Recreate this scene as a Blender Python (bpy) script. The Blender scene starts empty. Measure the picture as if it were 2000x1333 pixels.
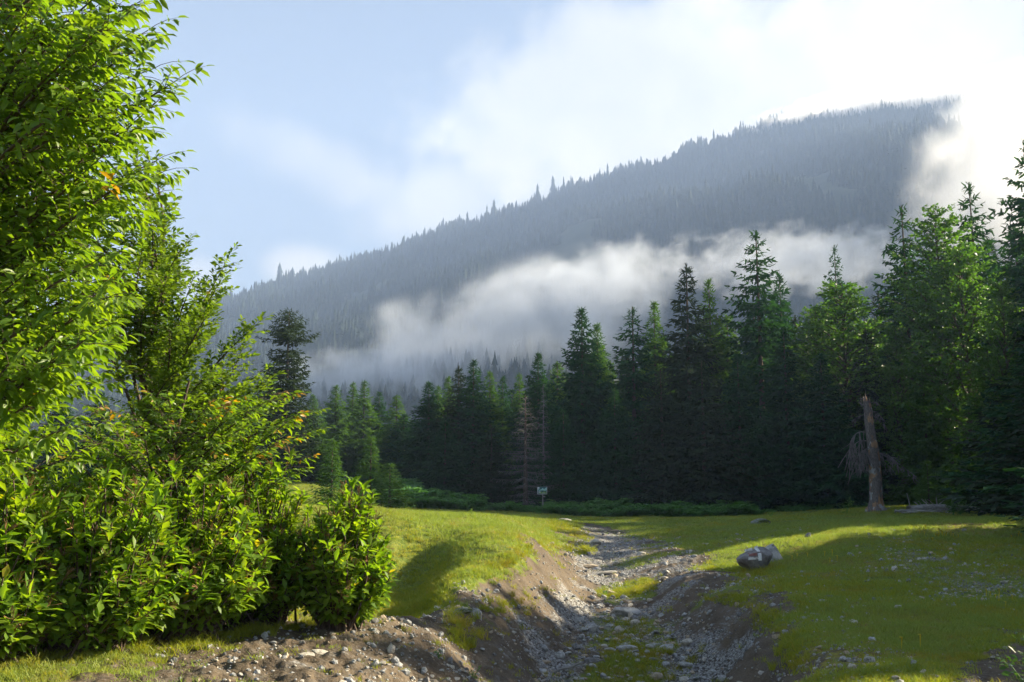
import bpy, math, random
import numpy as np
from mathutils import Vector, Matrix, Euler

S = bpy.context.scene
R = math.radians
rng = np.random.default_rng(11)

# ------------------------------------------------------------------ camera, light, exposure
EYE = 1.6
PITCH = R(8.59)
FPX = 1944.0
cam_d = bpy.data.cameras.new("camera")
cam_d.sensor_width = 36.0
cam_d.lens = 36.0 * FPX / 2000.0
cam_d.clip_start = 0.1
cam_d.clip_end = 9000.0
cam = bpy.data.objects.new("camera", cam_d)
S.collection.objects.link(cam)
cam.location = (0, 0, EYE)
cam.rotation_euler = (R(90) + PITCH, 0, 0)
S.camera = cam

SUN_EL = R(25.0)
SUN_AZ = R(22.0)            # angle ahead of due right (+x)
sun_dir = Vector((math.cos(SUN_EL) * math.cos(SUN_AZ), math.cos(SUN_EL) * math.sin(SUN_AZ), math.sin(SUN_EL)))
sd = bpy.data.lights.new("sun", 'SUN')
sd.energy = 5.0
sd.angle = R(0.55)
sd.color = (1.0, 0.86, 0.62)
sun = bpy.data.objects.new("sun", sd)
S.collection.objects.link(sun)
sun.rotation_euler = sun_dir.to_track_quat('Z', 'Y').to_euler()
sun.location = (60, 10, 60)

S.view_settings.view_transform = 'Standard'
S.view_settings.look = 'None'
S.view_settings.gamma = 1.0
S.view_settings.use_curve_mapping = False
S.view_settings.exposure = 2.3
S.cycles.use_denoising = True
try:
    S.cycles.denoiser = 'OPENIMAGEDENOISE'
except Exception:
    pass
S.cycles.use_adaptive_sampling = True
S.cycles.adaptive_threshold = 0.02
S.cycles.max_bounces = 8
S.cycles.diffuse_bounces = 3
S.cycles.glossy_bounces = 2
S.cycles.transmission_bounces = 4
S.cycles.transparent_max_bounces = 8
S.cycles.volume_bounces = 3
S.cycles.sample_clamp_indirect = 4.0
S.cycles.sample_clamp_direct = 12.0
S.cycles.volume_max_steps = 64
S.cycles.volume_step_rate = 1.0

# world: Nishita sky with procedural clouds by direction
W = bpy.data.worlds.new("World")
S.world = W
W.use_nodes = True
nt = W.node_tree
nt.nodes.clear()


class NB:
    """tiny node builder"""
    def __init__(s, nt):
        s.nt = nt
    def n(s, typ, **kw):
        nd = s.nt.nodes.new(typ)
        for k, v in kw.items():
            if k == 'ins':
                for i, val in v.items():
                    if hasattr(val, 'is_linked') or hasattr(val, 'links'):
                        s.nt.links.new(val, nd.inputs[i])
                    else:
                        nd.inputs[i].default_value = val
            else:
                setattr(nd, k, v)
        return nd
    def m(s, op, a, b=0.0, c=0.0, clamp=False):
        nd = s.n('ShaderNodeMath', operation=op, use_clamp=clamp, ins={0: a, 1: b, 2: c})
        return nd.outputs[0]
    def vm(s, op, a, b=(0, 0, 0)):
        nd = s.n('ShaderNodeVectorMath', operation=op, ins={0: a, 1: b})
        return nd.outputs[0]
    def noise(s, vec, scale, detail=4.0, rough=0.55, dist=0.0, out=0):
        nd = s.n('ShaderNodeTexNoise', ins={'Vector': vec, 'Scale': scale, 'Detail': detail, 'Roughness': rough, 'Distortion': dist})
        return nd.outputs[out]
    def smooth(s, x, lo, hi, a=0.0, b=1.0):
        nd = s.n('ShaderNodeMapRange', interpolation_type='SMOOTHSTEP', ins={0: x, 1: lo, 2: hi, 3: a, 4: b})
        return nd.outputs[0]
    def lin(s, x, lo, hi, a=0.0, b=1.0):
        nd = s.n('ShaderNodeMapRange', ins={0: x, 1: lo, 2: hi, 3: a, 4: b})
        return nd.outputs[0]
    def mix(s, f, a, b, blend='MIX'):
        nd = s.n('ShaderNodeMix', data_type='RGBA', blend_type=blend)
        for i, val in ((0, f), (6, a), (7, b)):
            if hasattr(val, 'links'):
                s.nt.links.new(val, nd.inputs[i])
            else:
                if i != 0 and len(val) == 3:
                    val = (*val, 1)
                nd.inputs[i].default_value = val
        return nd.outputs[2]


b = NB(nt)
sky = b.n('ShaderNodeTexSky', sky_type='NISHITA', sun_disc=False, sun_elevation=SUN_EL,
          sun_rotation=R(90) - SUN_AZ, altitude=1200.0, air_density=1.0, dust_density=1.4, ozone_density=1.4)
tc = b.n('ShaderNodeTexCoord')
dirv = tc.outputs['Generated']
sep = b.n('ShaderNodeSeparateXYZ', ins={0: dirv})
dx, dy, dz = sep.outputs
az = b.m('ARCTAN2', dx, dy)
el = b.m('ARCSINE', dz)
wob = b.noise(dirv, 4.5, 7.0, 0.60, 0.3)
wob2 = b.noise(b.vm('ADD', dirv, (3.1, 1.7, 5.2)), 14.0, 6.0, 0.6)
wsum = b.m('ADD', b.m('MULTIPLY', b.m('SUBTRACT', wob, 0.5), 1.0), b.m('MULTIPLY', b.m('SUBTRACT', wob2, 0.5), 0.55))


def ell(a0, e0, ra, re, tilt, lo=1.15, hi=0.35, amp=1.6):
    """soft ellipse in azimuth / elevation (degrees), eroded by noise"""
    ct, st = math.cos(R(tilt)), math.sin(R(tilt))
    a = b.m('SUBTRACT', az, R(a0)); e = b.m('SUBTRACT', el, R(e0))
    p = b.m('ADD', b.m('MULTIPLY', a, ct / R(ra)), b.m('MULTIPLY', e, st / R(ra)))
    q = b.m('ADD', b.m('MULTIPLY', a, -st / R(re)), b.m('MULTIPLY', e, ct / R(re)))
    d = b.m('SQRT', b.m('ADD', b.m('MULTIPLY', p, p), b.m('MULTIPLY', q, q)))
    d = b.m('SUBTRACT', d, b.m('MULTIPLY', wsum, amp))
    return b.smooth(d, lo, hi)


def vmax(*a):
    r = a[0]
    for x in a[1:]:
        r = b.m('MAXIMUM', r, x)
    return r


big = ell(25, 21.5, 32, 8.0, 2, 1.10, 0.58, 1.6)
big2 = ell(12, 13.5, 17, 8.5, 8, 1.22, 0.38, 1.8)
streak = b.m('MULTIPLY', ell(-10.5, 18.0, 9.5, 2.4, -17, 1.1, 0.2, 1.9), 0.5)
puff1 = b.m('MULTIPLY', ell(-12.3, 12.5, 3.0, 1.6, 0, 1.2, 0.3, 1.6), 0.8)
puff2 = b.m('MULTIPLY', ell(-17.5, 11.5, 2.2, 1.5, 0, 1.2, 0.3, 1.6), 0.6)
puff3 = b.m('MULTIPLY', ell(-4.5, 16.5, 5.5, 3.2, 10, 1.2, 0.2, 1.8), 0.6)
gen = b.smooth(b.noise(b.vm('MULTIPLY', dirv, (1, 1, 1.8)), 2.6, 7.0, 0.6, 0.2), 0.60, 0.72)
gen = b.m('MULTIPLY', gen, b.smooth(el, R(27), R(42)))
rightc = b.m('MULTIPLY', b.smooth(az, R(35), R(60)), b.smooth(b.noise(dirv, 2.0, 6.0, 0.6), 0.50, 0.62))
cloud = vmax(big, big2, streak, puff1, puff2, puff3, gen, rightc)
skycol = b.mix(1.0, sky.outputs[0], (.61, .555, .535, 1), 'MULTIPLY')
# milky air low in the sky
milky = b.smooth(el, R(42), R(0))
skycol = b.mix(b.m('MULTIPLY', milky, 0.45), skycol, (2.05, 2.4, 2.75))
cl_lum = b.noise(b.vm('ADD', dirv, (9.0, 2.0, 1.0)), 5.0, 5.0, 0.55)
clcol = b.mix(b.smooth(cl_lum, 0.35, 0.7), (3.2, 3.05, 2.85), (4.8, 4.4, 3.85))
col = b.mix(cloud, skycol, clcol)
bg = b.n('ShaderNodeBackground', ins={0: col, 1: 0.053})
wo = b.n('ShaderNodeOutputWorld', ins={0: bg.outputs[0]})

# ------------------------------------------------------------------ helpers
LINK = S.collection.objects.link


def pix(u, v, Y):
    """world point at forward distance Y that the photograph shows at pixel (u, v)"""
    x = (u - 1000.0) / FPX
    up = (666.5 - v) / FPX
    fy = math.cos(PITCH) - math.sin(PITCH) * up
    fz = math.sin(PITCH) + math.cos(PITCH) * up
    return x / fy * Y, Y, EYE + fz / fy * Y


def mesh_from(name, V, faces, mats=(), smooth=False, attrs=None, mat_idx=None):
    """faces: list of integer arrays (n,k)"""
    if isinstance(faces, np.ndarray):
        faces = [faces]
    faces = [f for f in faces if len(f)]
    me = bpy.data.meshes.new(name)
    V = np.asarray(V, dtype=np.float32)
    me.vertices.add(len(V))
    me.vertices.foreach_set("co", V.ravel())
    nl = sum(f.size for f in faces); nf = sum(len(f) for f in faces)
    me.loops.add(nl)
    me.loops.foreach_set("vertex_index", np.concatenate([f.ravel() for f in faces]).astype(np.int32))
    me.polygons.add(nf)
    sizes = np.concatenate([np.full(len(f), f.shape[1]) for f in faces])
    starts = np.concatenate([[0], np.cumsum(sizes)[:-1]]).astype(np.int32)
    me.polygons.foreach_set("loop_start", starts)
    if mat_idx is not None:
        me.polygons.foreach_set("material_index", np.asarray(mat_idx, dtype=np.int32))
    me.update(calc_edges=True)
    if smooth:
        me.polygons.foreach_set("use_smooth", np.ones(nf, dtype=bool))
    for m_ in mats:
        me.materials.append(m_)
    for k, a in (attrs or {}).items():
        a = np.asarray(a, dtype=np.float32)
        if a.ndim == 1:
            at = me.attributes.new(k, 'FLOAT', 'POINT'); at.data.foreach_set("value", a)
        else:
            at = me.attributes.new(k, 'FLOAT_COLOR', 'POINT')
            if a.shape[1] == 3:
                a = np.concatenate([a, np.ones((len(a), 1), np.float32)], 1)
            at.data.foreach_set("color", a.ravel())
    return me


def obj(name, me, parent=None, loc=None, label=None, cat=None, group=None, kind=None):
    o = bpy.data.objects.new(name, me)
    LINK(o)
    if parent is not None:
        o.parent = parent
    if loc is not None:
        o.location = loc
    tag(o, label, cat, group, kind)
    return o


def tag(o, label=None, cat=None, group=None, kind=None):
    if label: o['label'] = label
    if cat: o['category'] = cat
    if group: o['group'] = group
    if kind: o['kind'] = kind
    return o


def hashgrid(ix, iy, seed):
    h = (ix.astype(np.int64) * 374761393 + iy.astype(np.int64) * 668265263 + seed * 1442695041) & 0xFFFFFFFF
    h = ((h ^ (h >> 13)) * 1274126177) & 0xFFFFFFFF
    return ((h ^ (h >> 16)) & 0xFFFF) / 65535.0 * 2 - 1


def vnoise(x, y, seed=0):
    x = np.asarray(x, float); y = np.asarray(y, float)
    ix = np.floor(x); iy = np.floor(y)
    fx = x - ix; fy = y - iy
    fx = fx * fx * fx * (fx * (fx * 6 - 15) + 10); fy = fy * fy * fy * (fy * (fy * 6 - 15) + 10)
    a = hashgrid(ix, iy, seed); b_ = hashgrid(ix + 1, iy, seed)
    c = hashgrid(ix, iy + 1, seed); d = hashgrid(ix + 1, iy + 1, seed)
    return (a * (1 - fx) + b_ * fx) * (1 - fy) + (c * (1 - fx) + d * fx) * fy


def fbm(x, y, oct=4, seed=0, gain=0.5):
    s = 0; a = 1.0
    for i in range(oct):
        s = s + a * vnoise(np.asarray(x) * 2 ** i + 17.3 * i, np.asarray(y) * 2 ** i - 9.1 * i, seed + i)
        a *= gain
    return s


def unit(v):
    return v / np.maximum(np.linalg.norm(v, axis=-1, keepdims=True), 1e-9)


# ------------------------------------------------------------------ materials
def new_mat(name):
    m = bpy.data.materials.new(name)
    m.use_nodes = True
    m.node_tree.nodes.clear()
    return m, NB(m.node_tree)


def leaf_mat(name, c1, c2, c3=None, transl=0.45, tcol=(1.5, 1.5, 0.5), rough=0.45, spec=0.35, attr=True, nscale=3.0):
    """leaf surface: diffuse/gloss front with light passing through; tint attribute picks the colour of each leaf"""
    m, n = new_mat(name)
    if attr:
        t = n.n('ShaderNodeAttribute', attribute_name='tint').outputs['Fac']
    else:
        t = n.n('ShaderNodeObjectInfo').outputs['Random']
    geo = n.n('ShaderNodeTexCoord').outputs['Object']
    nz = n.noise(geo, nscale, 2.0)
    f = n.m('ADD', n.m('MULTIPLY', t, 0.7), n.m('MULTIPLY', n.m('SUBTRACT', nz, 0.35), 0.8), clamp=True)
    col = n.mix(f, c1, c2)
    if c3 is not None:
        col = n.mix(n.smooth(t, 0.90, 0.985), col, c3)
    p = n.n('ShaderNodeBsdfPrincipled', ins={'Base Color': col, 'Roughness': rough, 'Specular IOR Level': spec})
    tcn = n.mix(1.0, col, (*tcol, 1), 'MULTIPLY')
    tr = n.n('ShaderNodeBsdfTranslucent', ins={0: tcn})
    mx = n.n('ShaderNodeMixShader', ins={0: transl, 1: p.outputs[0], 2: tr.outputs[0]})
    n.n('ShaderNodeOutputMaterial', ins={0: mx.outputs[0]})
    return m


def plain_mat(name, c1, c2, scale=6.0, rough=0.8, bump=0.3, detail=6.0, stretch=(1, 1, 1), c3=None, spec=0.3, bdist=0.02, coord='Object'):
    m, n = new_mat(name)
    vec = n.vm('MULTIPLY', n.n('ShaderNodeTexCoord').outputs[coord], stretch)
    nz = n.noise(vec, scale, detail, 0.6)
    col = n.mix(n.smooth(nz, 0.34, 0.66), c1, c2)
    if c3 is not None:
        nz2 = n.noise(n.vm('ADD', vec, (7, 3, 1)), scale * 0.45, 4.0, 0.6)
        col = n.mix(n.smooth(nz2, 0.55, 0.64), col, c3)
    nz3 = n.noise(vec, scale * 4, 5.0, 0.65)
    bp = n.n('ShaderNodeBump', ins={'Strength': bump, 'Distance': bdist, 'Height': n.m('ADD', nz, n.m('MULTIPLY', nz3, 0.6))})
    p = n.n('ShaderNodeBsdfPrincipled', ins={'Base Color': col, 'Roughness': rough, 'Specular IOR Level': spec, 'Normal': bp.outputs[0]})
    n.n('ShaderNodeOutputMaterial', ins={0: p.outputs[0]})
    return m


M = {}
M['cherry'] = leaf_mat('cherry_leaf', (.065, .145, .014), (.17, .25, .022), (.26, .16, .025), .5, (2.0, 1.9, .4), .42, .4)
M['pear'] = leaf_mat('small_leaf', (.07, .14, .018), (.17, .24, .035), (.24, .16, .03), .48, (1.8, 1.8, .45), .45, .35)
M['rhodo'] = leaf_mat('rhododendron_leaf', (.080, .175, .022), (.21, .29, .026), (.30, .27, .03), .52, (2.0, 1.9, .35), .46, .28)
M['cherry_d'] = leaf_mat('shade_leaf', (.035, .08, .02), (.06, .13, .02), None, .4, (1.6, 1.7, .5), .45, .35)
M['spruce'] = leaf_mat('spruce_needle', (.014, .046, .024), (.036, .094, .036), None, .20, (1.6, 1.9, .6), .95, .02, True, .6)
M['spruce_l'] = leaf_mat('spruce_needle_sunlit', (.036, .090, .026), (.088, .158, .036), None, .30, (1.7, 1.9, .5), .9, .04, True, .6)  # lighter copy of the spruce needle, sunlight put into its colour
M['spruce_b'] = leaf_mat('spruce_needle_brownish', (.022, .042, .026), (.046, .066, .034), None, .15, (1.5, 1.6, .7), .95, .02, True, .6)
M['beech'] = leaf_mat('beech_leaf', (.045, .105, .024), (.100, .180, .032), None, .4, (1.6, 1.9, .5), .5, .3, True, .5)
M['fern'] = leaf_mat('fern_frond', (.06, .16, .04), (.11, .24, .05), None, .35, (1.4, 1.7, .5), .55, .25, True, 1.0)
M['far'] = leaf_mat('far_conifer', (.012, .024, .021), (.024, .038, .028), None, .0, (1, 1, 1), .8, .1, False, 1.0)
M['grass'] = leaf_mat('grass_blade', (.150, .215, .022), (.340, .330, .036), (.38, .27, .06), .42, (1.5, 1.45, .5), .6, .2, True, .35)


def grass_world(m, amt=.62):
    """turf colour also drifts over the meadow: fresh, yellow and dry brown patches"""
    n = NB(m.node_tree)
    pos = n.n('ShaderNodeNewGeometry').outputs['Position']
    a = n.noise(pos, .55, 4.0, .6); b2 = n.noise(pos, 2.6, 4.0, .6)
    f = n.smooth(n.m('ADD', n.m('MULTIPLY', a, .6), n.m('MULTIPLY', b2, .4)), .47, .64)
    pr = [x for x in m.node_tree.nodes if x.type == 'BSDF_PRINCIPLED'][0]
    src = pr.inputs['Base Color'].links[0].from_socket
    dry = n.mix(b2, (.38, .30, .06), (.27, .165, .055))
    out = n.mix(n.m('MULTIPLY', f, amt), src, dry)
    for l in list(src.links):
        if l.to_node != out.node:
            m.node_tree.links.new(out, l.to_socket)


grass_world(M['grass'])
M['grass2'] = leaf_mat('fresh_shade_grass_blade', (.145, .215, .052), (.290, .335, .075), (.32, .26, .08), .40, (1.4, 1.5, .5), .6, .2, True, .35)  # greener grass: fresh turf, and shade of hollow and meadow put into colour
grass_world(M['grass2'], .25)
M['dead'] = plain_mat('dead_twig', (.085, .079, .080), (.170, .160, .158), 3.0, .9, .2)
M['bark'] = plain_mat('bark', (.05, .038, .03), (.11, .085, .065), 5.0, .9, .5, stretch=(3, 3, .6))
M['bark_young'] = plain_mat('bark_young', (.045, .030, .022), (.10, .07, .05), 12.0, .8, .4)
M['snagbark'] = plain_mat('snag_bark', (.10, .088, .085), (.21, .185, .17), 2.5, .9, .8, stretch=(4, 4, .7), bdist=.06)
M['barewood'] = plain_mat('bare_wood', (.32, .19, .10), (.46, .30, .17), 3.0, .8, .5, stretch=(5, 5, .5), bdist=.03)
M['driftwood'] = plain_mat('weathered_wood', (.19, .185, .175), (.34, .33, .31), 3.0, .9, .6, stretch=(.6, 4, 4))
M['rock'] = plain_mat('grey_stone', (.22, .225, .225), (.42, .425, .42), 5.0, .85, .5, c3=(.13, .13, .115))
M['rock_pale'] = plain_mat('pale_stone', (.36, .33, .28), (.52, .49, .43), 6.0, .85, .5, c3=(.28, .25, .20))
M['rock_tan'] = plain_mat('tan_stone', (.30, .24, .17), (.44, .37, .28), 6.0, .85, .5)
M['rock_dark'] = plain_mat('dark_stone', (.12, .12, .125), (.23, .225, .225), 5.0, .85, .6, c3=(.12, .11, .10))
M['rock_moss'] = plain_mat('mossy_stone', (.14, .15, .13), (.27, .28, .25), 3.0, .9, .6, c3=(.07, .09, .03))
M['paint'] = plain_mat('white_paint', (.55, .57, .58), (.74, .76, .77), 12.0, .7, .4, c3=(.35, .33, .32))
M['redpaint'] = plain_mat('faded_red_paint', (.16, .07, .06), (.26, .11, .09), 10.0, .8, .4)
M['brown'] = plain_mat('dry_flower_head', (.15, .085, .035), (.25, .15, .06), 10.0, .9, .2)
M['flower'] = plain_mat('yellow_petal', (.65, .48, .02), (.75, .6, .05), 10.0, .7, .1)

# ------------------------------------------------------------------ ground: control points read off the photograph
# u, v, distance, dirt, gravel, dryness (raised on sunlit grass, lowered in shaded grass)
CP = [
 # foreground left
 (-300, 1310, 7.5, .3, 0, .3), (0, 1320, 7.0, .55, 0, .4), (250, 1325, 7.1, .75, 0, .5), (400, 1300, 7.8, .9, .1, .4), (500, 1333, 7.2, 1, .1, .4), (0, 1250, 8.6, .3, 0, .3),
 (400, 1255, 8.7, .6, 0, .4), (600, 1280, 8.3, 1.2, .2, .3), (520, 1265, 8.6, .9, .1, .3), (700, 1235, 9.4, 1.1, .1, .4), (760, 1333, 7.9, 1, .2, .2), (850, 1333, 8.8, 1, .3, 0),
 (850, 1240, 10.0, 1, .3, 0), (780, 1210, 11.0, .8, .3, .1), (900, 1290, 10.2, .9, .2, .4), (950, 1333, 10.4, 1, .3, .1), (935, 1225, 12.6, .8, .2, .5),
 (1000, 1270, 12.6, 1, .3, .2), (1050, 1333, 13.0, 1, .4, .1), (1035, 1285, 14.2, 1, .4, 0),
 # hollow behind the bush and grass spur
 (700, 1205, 12.3, .5, .1, .2), (780, 1206, 12.0, .7, .2, .2), (840, 1205, 12.6, .8, .3, .3),
 (700, 1185, 17.5, 0, 0, .0), (780, 1195, 17.0, 0, 0, .0), (820, 1185, 17.8, 0, 0, .0), (760, 1155, 19.6, 0, 0, .0), (800, 1148, 20.2, 0, 0, .0), (838, 1120, 20.9, 0, 0, .1),
 (745, 1095, 21.2, 0, 0, .0), (690, 1085, 21.8, 0, 0, .1), (740, 1022, 22.2, 0, 0, .5), (800, 1029, 22.7, 0, 0, .5), (805, 1090, 21.9, 0, 0, .0), (700, 1015, 22.4, 0, 0, .5), (790, 1016, 25.6, 0, 0, .7), (850, 1042, 23.0, 0, 0, .6), (770, 1245, 14.8, 0, 0, 0), (820, 1232, 15.0, 0, 0, 0), (700, 1245, 14.8, 0, 0, 0), (862, 1075, 21.9, 0, 0, .3),
 (855, 1160, 16.0, 0, 0, .2), (500, 1130, 17.0, 0, 0, .2), (400, 1020, 24.0, 0, 0, .4),
 (868, 1190, 13.2, .6, .4, .2), (885, 1145, 15.0, .5, .4, .3), (930, 1106, 16.6, .1, 0, .5), (900, 1045, 22.6, 0, 0, .8),
 (880, 1068, 21.6, 0, 0, .5), (905, 1090, 19.8, 0, 0, .5), (1000, 1080, 19.2, .2, 0, .5), (1000, 1035, 24.5, 0, 0, .8), (1045, 1055, 23.0, .5, .0, .5), (900, 1008, 29.0, 0, 0, .7),
 (1010, 1018, 29.0, 0, 0, .7), (700, 1001, 34.0, 0, 0, .5), (800, 1002, 33.0, 0, 0, .6), (1050, 1045, 28.0, .2, 0, .5),
 # eroded bank left of the gully
 (1000, 1130, 18.6, .9, .1, .4), (950, 1170, 15.8, .8, .2, .6), (1070, 1085, 22.4, 1, .1, .1), (1090, 1120, 22.2, 1, .2, 0), (1060, 1150, 19.5, 1, .3, .2),
 (1040, 1200, 17.0, 1, .3, .2), (1130, 1160, 22.5, 1, .2, 0), (1080, 1200, 18.5, 1, .4, 0), (1090, 1250, 16.5, 1, .5, 0), (1120, 1130, 24.5, 1, .2, 0),
 (990, 1215, 14.2, .9, .2, .4),
 # gully bed: left side
 (1060, 1310, 15.0, .7, .8, .1), (1105, 1245, 17.8, .9, .6, 0), (1145, 1195, 20.8, .9, .7, 0), (1160, 1160, 23.4, .8, .7, 0), (1150, 1120, 27, .8, .7, .1),
 (1140, 1085, 30, .8, .8, 0), (1130, 1055, 34, .5, .5, .3), (1080, 1060, 30, .3, .1, .6), (1090, 1022, 38, .2, .1, .7), (1110, 1040, 36, .4, .2, .6),
 # gully bed: middle, grassed between stones
 (1220, 1333, 14.8, .1, .25, .5), (1230, 1280, 16.5, .1, .28, .4), (1220, 1215, 20.0, .2, .6, .3), (1210, 1165, 23.2, .2, .5, .5), (1200, 1120, 27.5, .5, .9, .3),
 (1200, 1080, 31.5, .8, 1, 0), (1175, 1050, 35.5, .9, .9, 0), (1150, 1036, 39.0, .7, .6, .3), (1250, 1150, 24.5, .2, .2, .7),
 # gully bed: right side and rut
 (1420, 1333, 14.6, .9, .9, 0), (1370, 1290, 15.8, .8, .9, 0), (1440, 1320, 14.0, 1, .5, 0), (1330, 1245, 17.6, .8, .7, .1), (1290, 1195, 20.6, .9, .6, 0), (1275, 1170, 22.4, .6, .4, .4),
 # right bank
 (1570, 1333, 9.2, .4, .1, .6), (1545, 1260, 11.3, .6, .15, .4), (1490, 1190, 15.0, .8, .25, .3), (1410, 1150, 18.6, .6, .5, .3), (1330, 1140, 21.6, 1, .5, 0),
 (1500, 1333, 11.2, 1, .15, 0), (1460, 1270, 13.4, 1, .15, 0), (1400, 1210, 16.8, 1, .2, 0), (1340, 1180, 20.0, 1, .2, 0), (1300, 1130, 24.0, 1, .5, .1),
 (1340, 1100, 27.0, 1, .6, .1), (1290, 1075, 30.0, .6, .4, .6), (1250, 1100, 28.5, .5, .3, .7), (1530, 1150, 18.4, .4, .4, .3), (1480, 1140, 19.6, .5, .5, .2),
 # right meadow
 (1700, 1333, 8.4, .1, .1, .5), (1640, 1290, 9.6, .2, .6, .5), (1950, 1333, 8.6, .8, .1, .2), (2150, 1333, 9.0, .5, 0, .2), (1700, 1250, 11.0, 0, .05, .9), (1850, 1260, 11.0, .1, 0, .7), (1950, 1260, 11, .5, 0, .4),
 (1800, 1200, 13.5, 0, 0, .8), (1900, 1200, 14.0, 0, 0, .6), (1640, 1210, 13.2, .1, .2, .7), (1600, 1150, 17.6, 0, .1, .3), (1700, 1150, 17.4, 0, .05, .4),
 (1900, 1150, 17.5, .1, .62, .3), (1960, 1140, 18.0, .1, .5, .3), (1850, 1120, 20.0, .1, .42, .3), (1780, 1095, 22.0, .1, .68, .3), (1560, 1115, 21.5, 0, 0, .7), (1600, 1100, 22.6, .1, 0, 1.0), (1490, 1122, 22.6, 0, 0, .4),
 (1420, 1115, 24.2, .1, .1, .5), (1400, 1100, 26.0, 0, 0, .7), (1500, 1066, 27.8, 0, 0, .8), (1560, 1050, 29.0, 0, 0, .8), (1620, 1035, 30.0, 0, 0, .8), (1700, 1026, 31, 0, 0, .8), (1900, 1021, 32, 0, 0, .8),
 (2100, 1018, 32, 0, 0, .7), (1700, 1060, 26, 0, .1, .4), (1850, 1060, 26.5, 0, .1, .4), (2000, 1060, 26, 0, 0, .4), (1650, 1085, 23.5, 0, 0, .4), (1780, 1050, 27, 0, .3, .4),
 (1400, 1060, 32, .1, .1, .6), (1350, 1040, 37, 0, 0, .5), (1500, 1038, 35, 0, 0, .5), (1440, 1058, 31, .1, .4, .3), (1300, 1022, 44, 0, 0, .5), (1600, 1020, 41, 0, 0, .5), (1250, 1045, 38, .1, .1, .6), (1200, 1015, 50, 0, 0, .4),
 (1400, 1012, 52, 0, 0, .4), (1050, 1010, 50, 0, 0, .3), (1700, 1006, 48, .1, 0, .4), (1900, 1008, 48, 0, 0, .3), (1700, 996, 53, .5, .1, .3), (1850, 992, 53, .2, 0, .3), (2100, 1000, 50, 0, 0, .3),
 (2000, 990, 60, 0, 0, .3), (1500, 1000, 62, 0, 0, .2), (1200, 1000, 66, 0, 0, .2), (1000, 992, 66, 0, 0, .2),
 # far left
 (900, 985, 62, 0, 0, .2), (740, 978, 58, 0, 0, .2), (600, 948, 56, 0, 0, .8), (660, 952, 58, 0, 0, .8), (500, 948, 58, 0, 0, .6), (600, 985, 42, 0, 0, .4), (300, 955, 60, 0, 0, .4), (0, 960, 60, 0, 0, .4),
 (740, 999, 50, 0, 0, .3), (690, 1000, 42, 0, 0, .4), (820, 1000, 48, 0, 0, .3), (900, 1002, 52, 0, 0, .3), (600, 942, 72, 0, 0, .3), (900, 965, 80, 0, 0, .2), (1200, 975, 90, 0, 0, .2), (1700, 965, 90, 0, 0, .2), (0, 940, 90, 0, 0, .2), (400, 940, 95, 0, 0, .2), (2100, 960, 95, 0, 0, .2),
]
CPa = np.array(CP, float)
cw = np.array([pix(u, v, Y) for u, v, Y in CPa[:, :3]])
KS = 2.2


def _st(x, y):
    y_ = np.clip(y, 6.0, 110.0)
    s = np.clip(x / y_, -0.85, 0.85)
    return np.stack([s * KS, np.log(y_)], -1)


def _phi(r):
    return np.sqrt(r * r + 0.0016)


ctrl = _st(cw[:, 0], cw[:, 1])
vals = np.concatenate([cw[:, 2:3], CPa[:, 3:6]], 1)
D = np.linalg.norm(ctrl[:, None] - ctrl[None], axis=-1)
A = _phi(D) - 0.006 * np.eye(len(D))
P = np.concatenate([np.ones((len(D), 1)), ctrl], 1)
K = np.block([[A, P], [P.T, np.zeros((3, 3))]])
coef = np.linalg.lstsq(K, np.concatenate([vals, np.zeros((3, 4))]), rcond=None)[0]


def terrain(x, y):
    """returns z, dirt, gravel, dry-and-sunlit tone for arrays x, y (no fine relief)"""
    x = np.asarray(x, float); y = np.asarray(y, float)
    shp = x.shape
    q = _st(x.ravel(), y.ravel())
    out = np.empty((len(q), 4))
    for i in range(0, len(q), 40000):
        qq = q[i:i + 40000]
        d = np.sqrt(((qq[:, None] - ctrl[None]) ** 2).sum(-1))
        out[i:i + 40000] = _phi(d) @ coef[:-3] + np.concatenate([np.ones((len(qq), 1)), qq], 1) @ coef[-3:]
    out = out.reshape(*shp, 4)
    z = out[..., 0]
    yb = y
    w = np.clip((yb - 2.0) / 4.0, 0, 1)
    z = z * w + (0.0 - 0.0) * (1 - w)
    # far away everything settles to valley level
    rr = np.hypot(x, y)
    far = np.clip((rr - 95) / 120, 0, 1)
    z = z * (1 - far) + 2.5 * far
    wide = np.clip((np.abs(x) / np.maximum(y, 6) - 0.85) / 0.8, 0, 1)
    z = z * (1 - wide) + 0.5 * wide * (1 - far) + 2.5 * wide * far
    m = np.clip(out[..., 1:], 0, 1) * w[..., None] * (1 - far[..., None])
    return z, m[..., 0], m[..., 1], m[..., 2]


def relief(x, y, dirt, grav, rr):
    n1 = fbm(x * 0.55, y * 0.55, 3, 3) * 0.045
    fade = np.clip(60.0 / np.maximum(rr, 1), 0, 1)
    n2 = fbm(x * 2.2, y * 2.2, 3, 9) * (0.012 + 0.016 * dirt) * fade
    ridged = (1 - np.abs(fbm(x * 7, y * 5, 3, 21))) * 0.014 * dirt
    n3 = fbm(x * 9, y * 9, 2, 33) * (0.006 + 0.018 * dirt + 0.012 * grav) * fade
    return n1 + n2 + n3 + ridged


def ground(x, y):
    x = np.atleast_1d(np.asarray(x, float)); y = np.atleast_1d(np.asarray(y, float))
    z, d, g, r = terrain(x, y)
    rr = np.hypot(x, y)
    return z + relief(x, y, d, g, rr), d, g, r


def gz(x, y):
    return float(ground([x], [y])[0][0])


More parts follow.
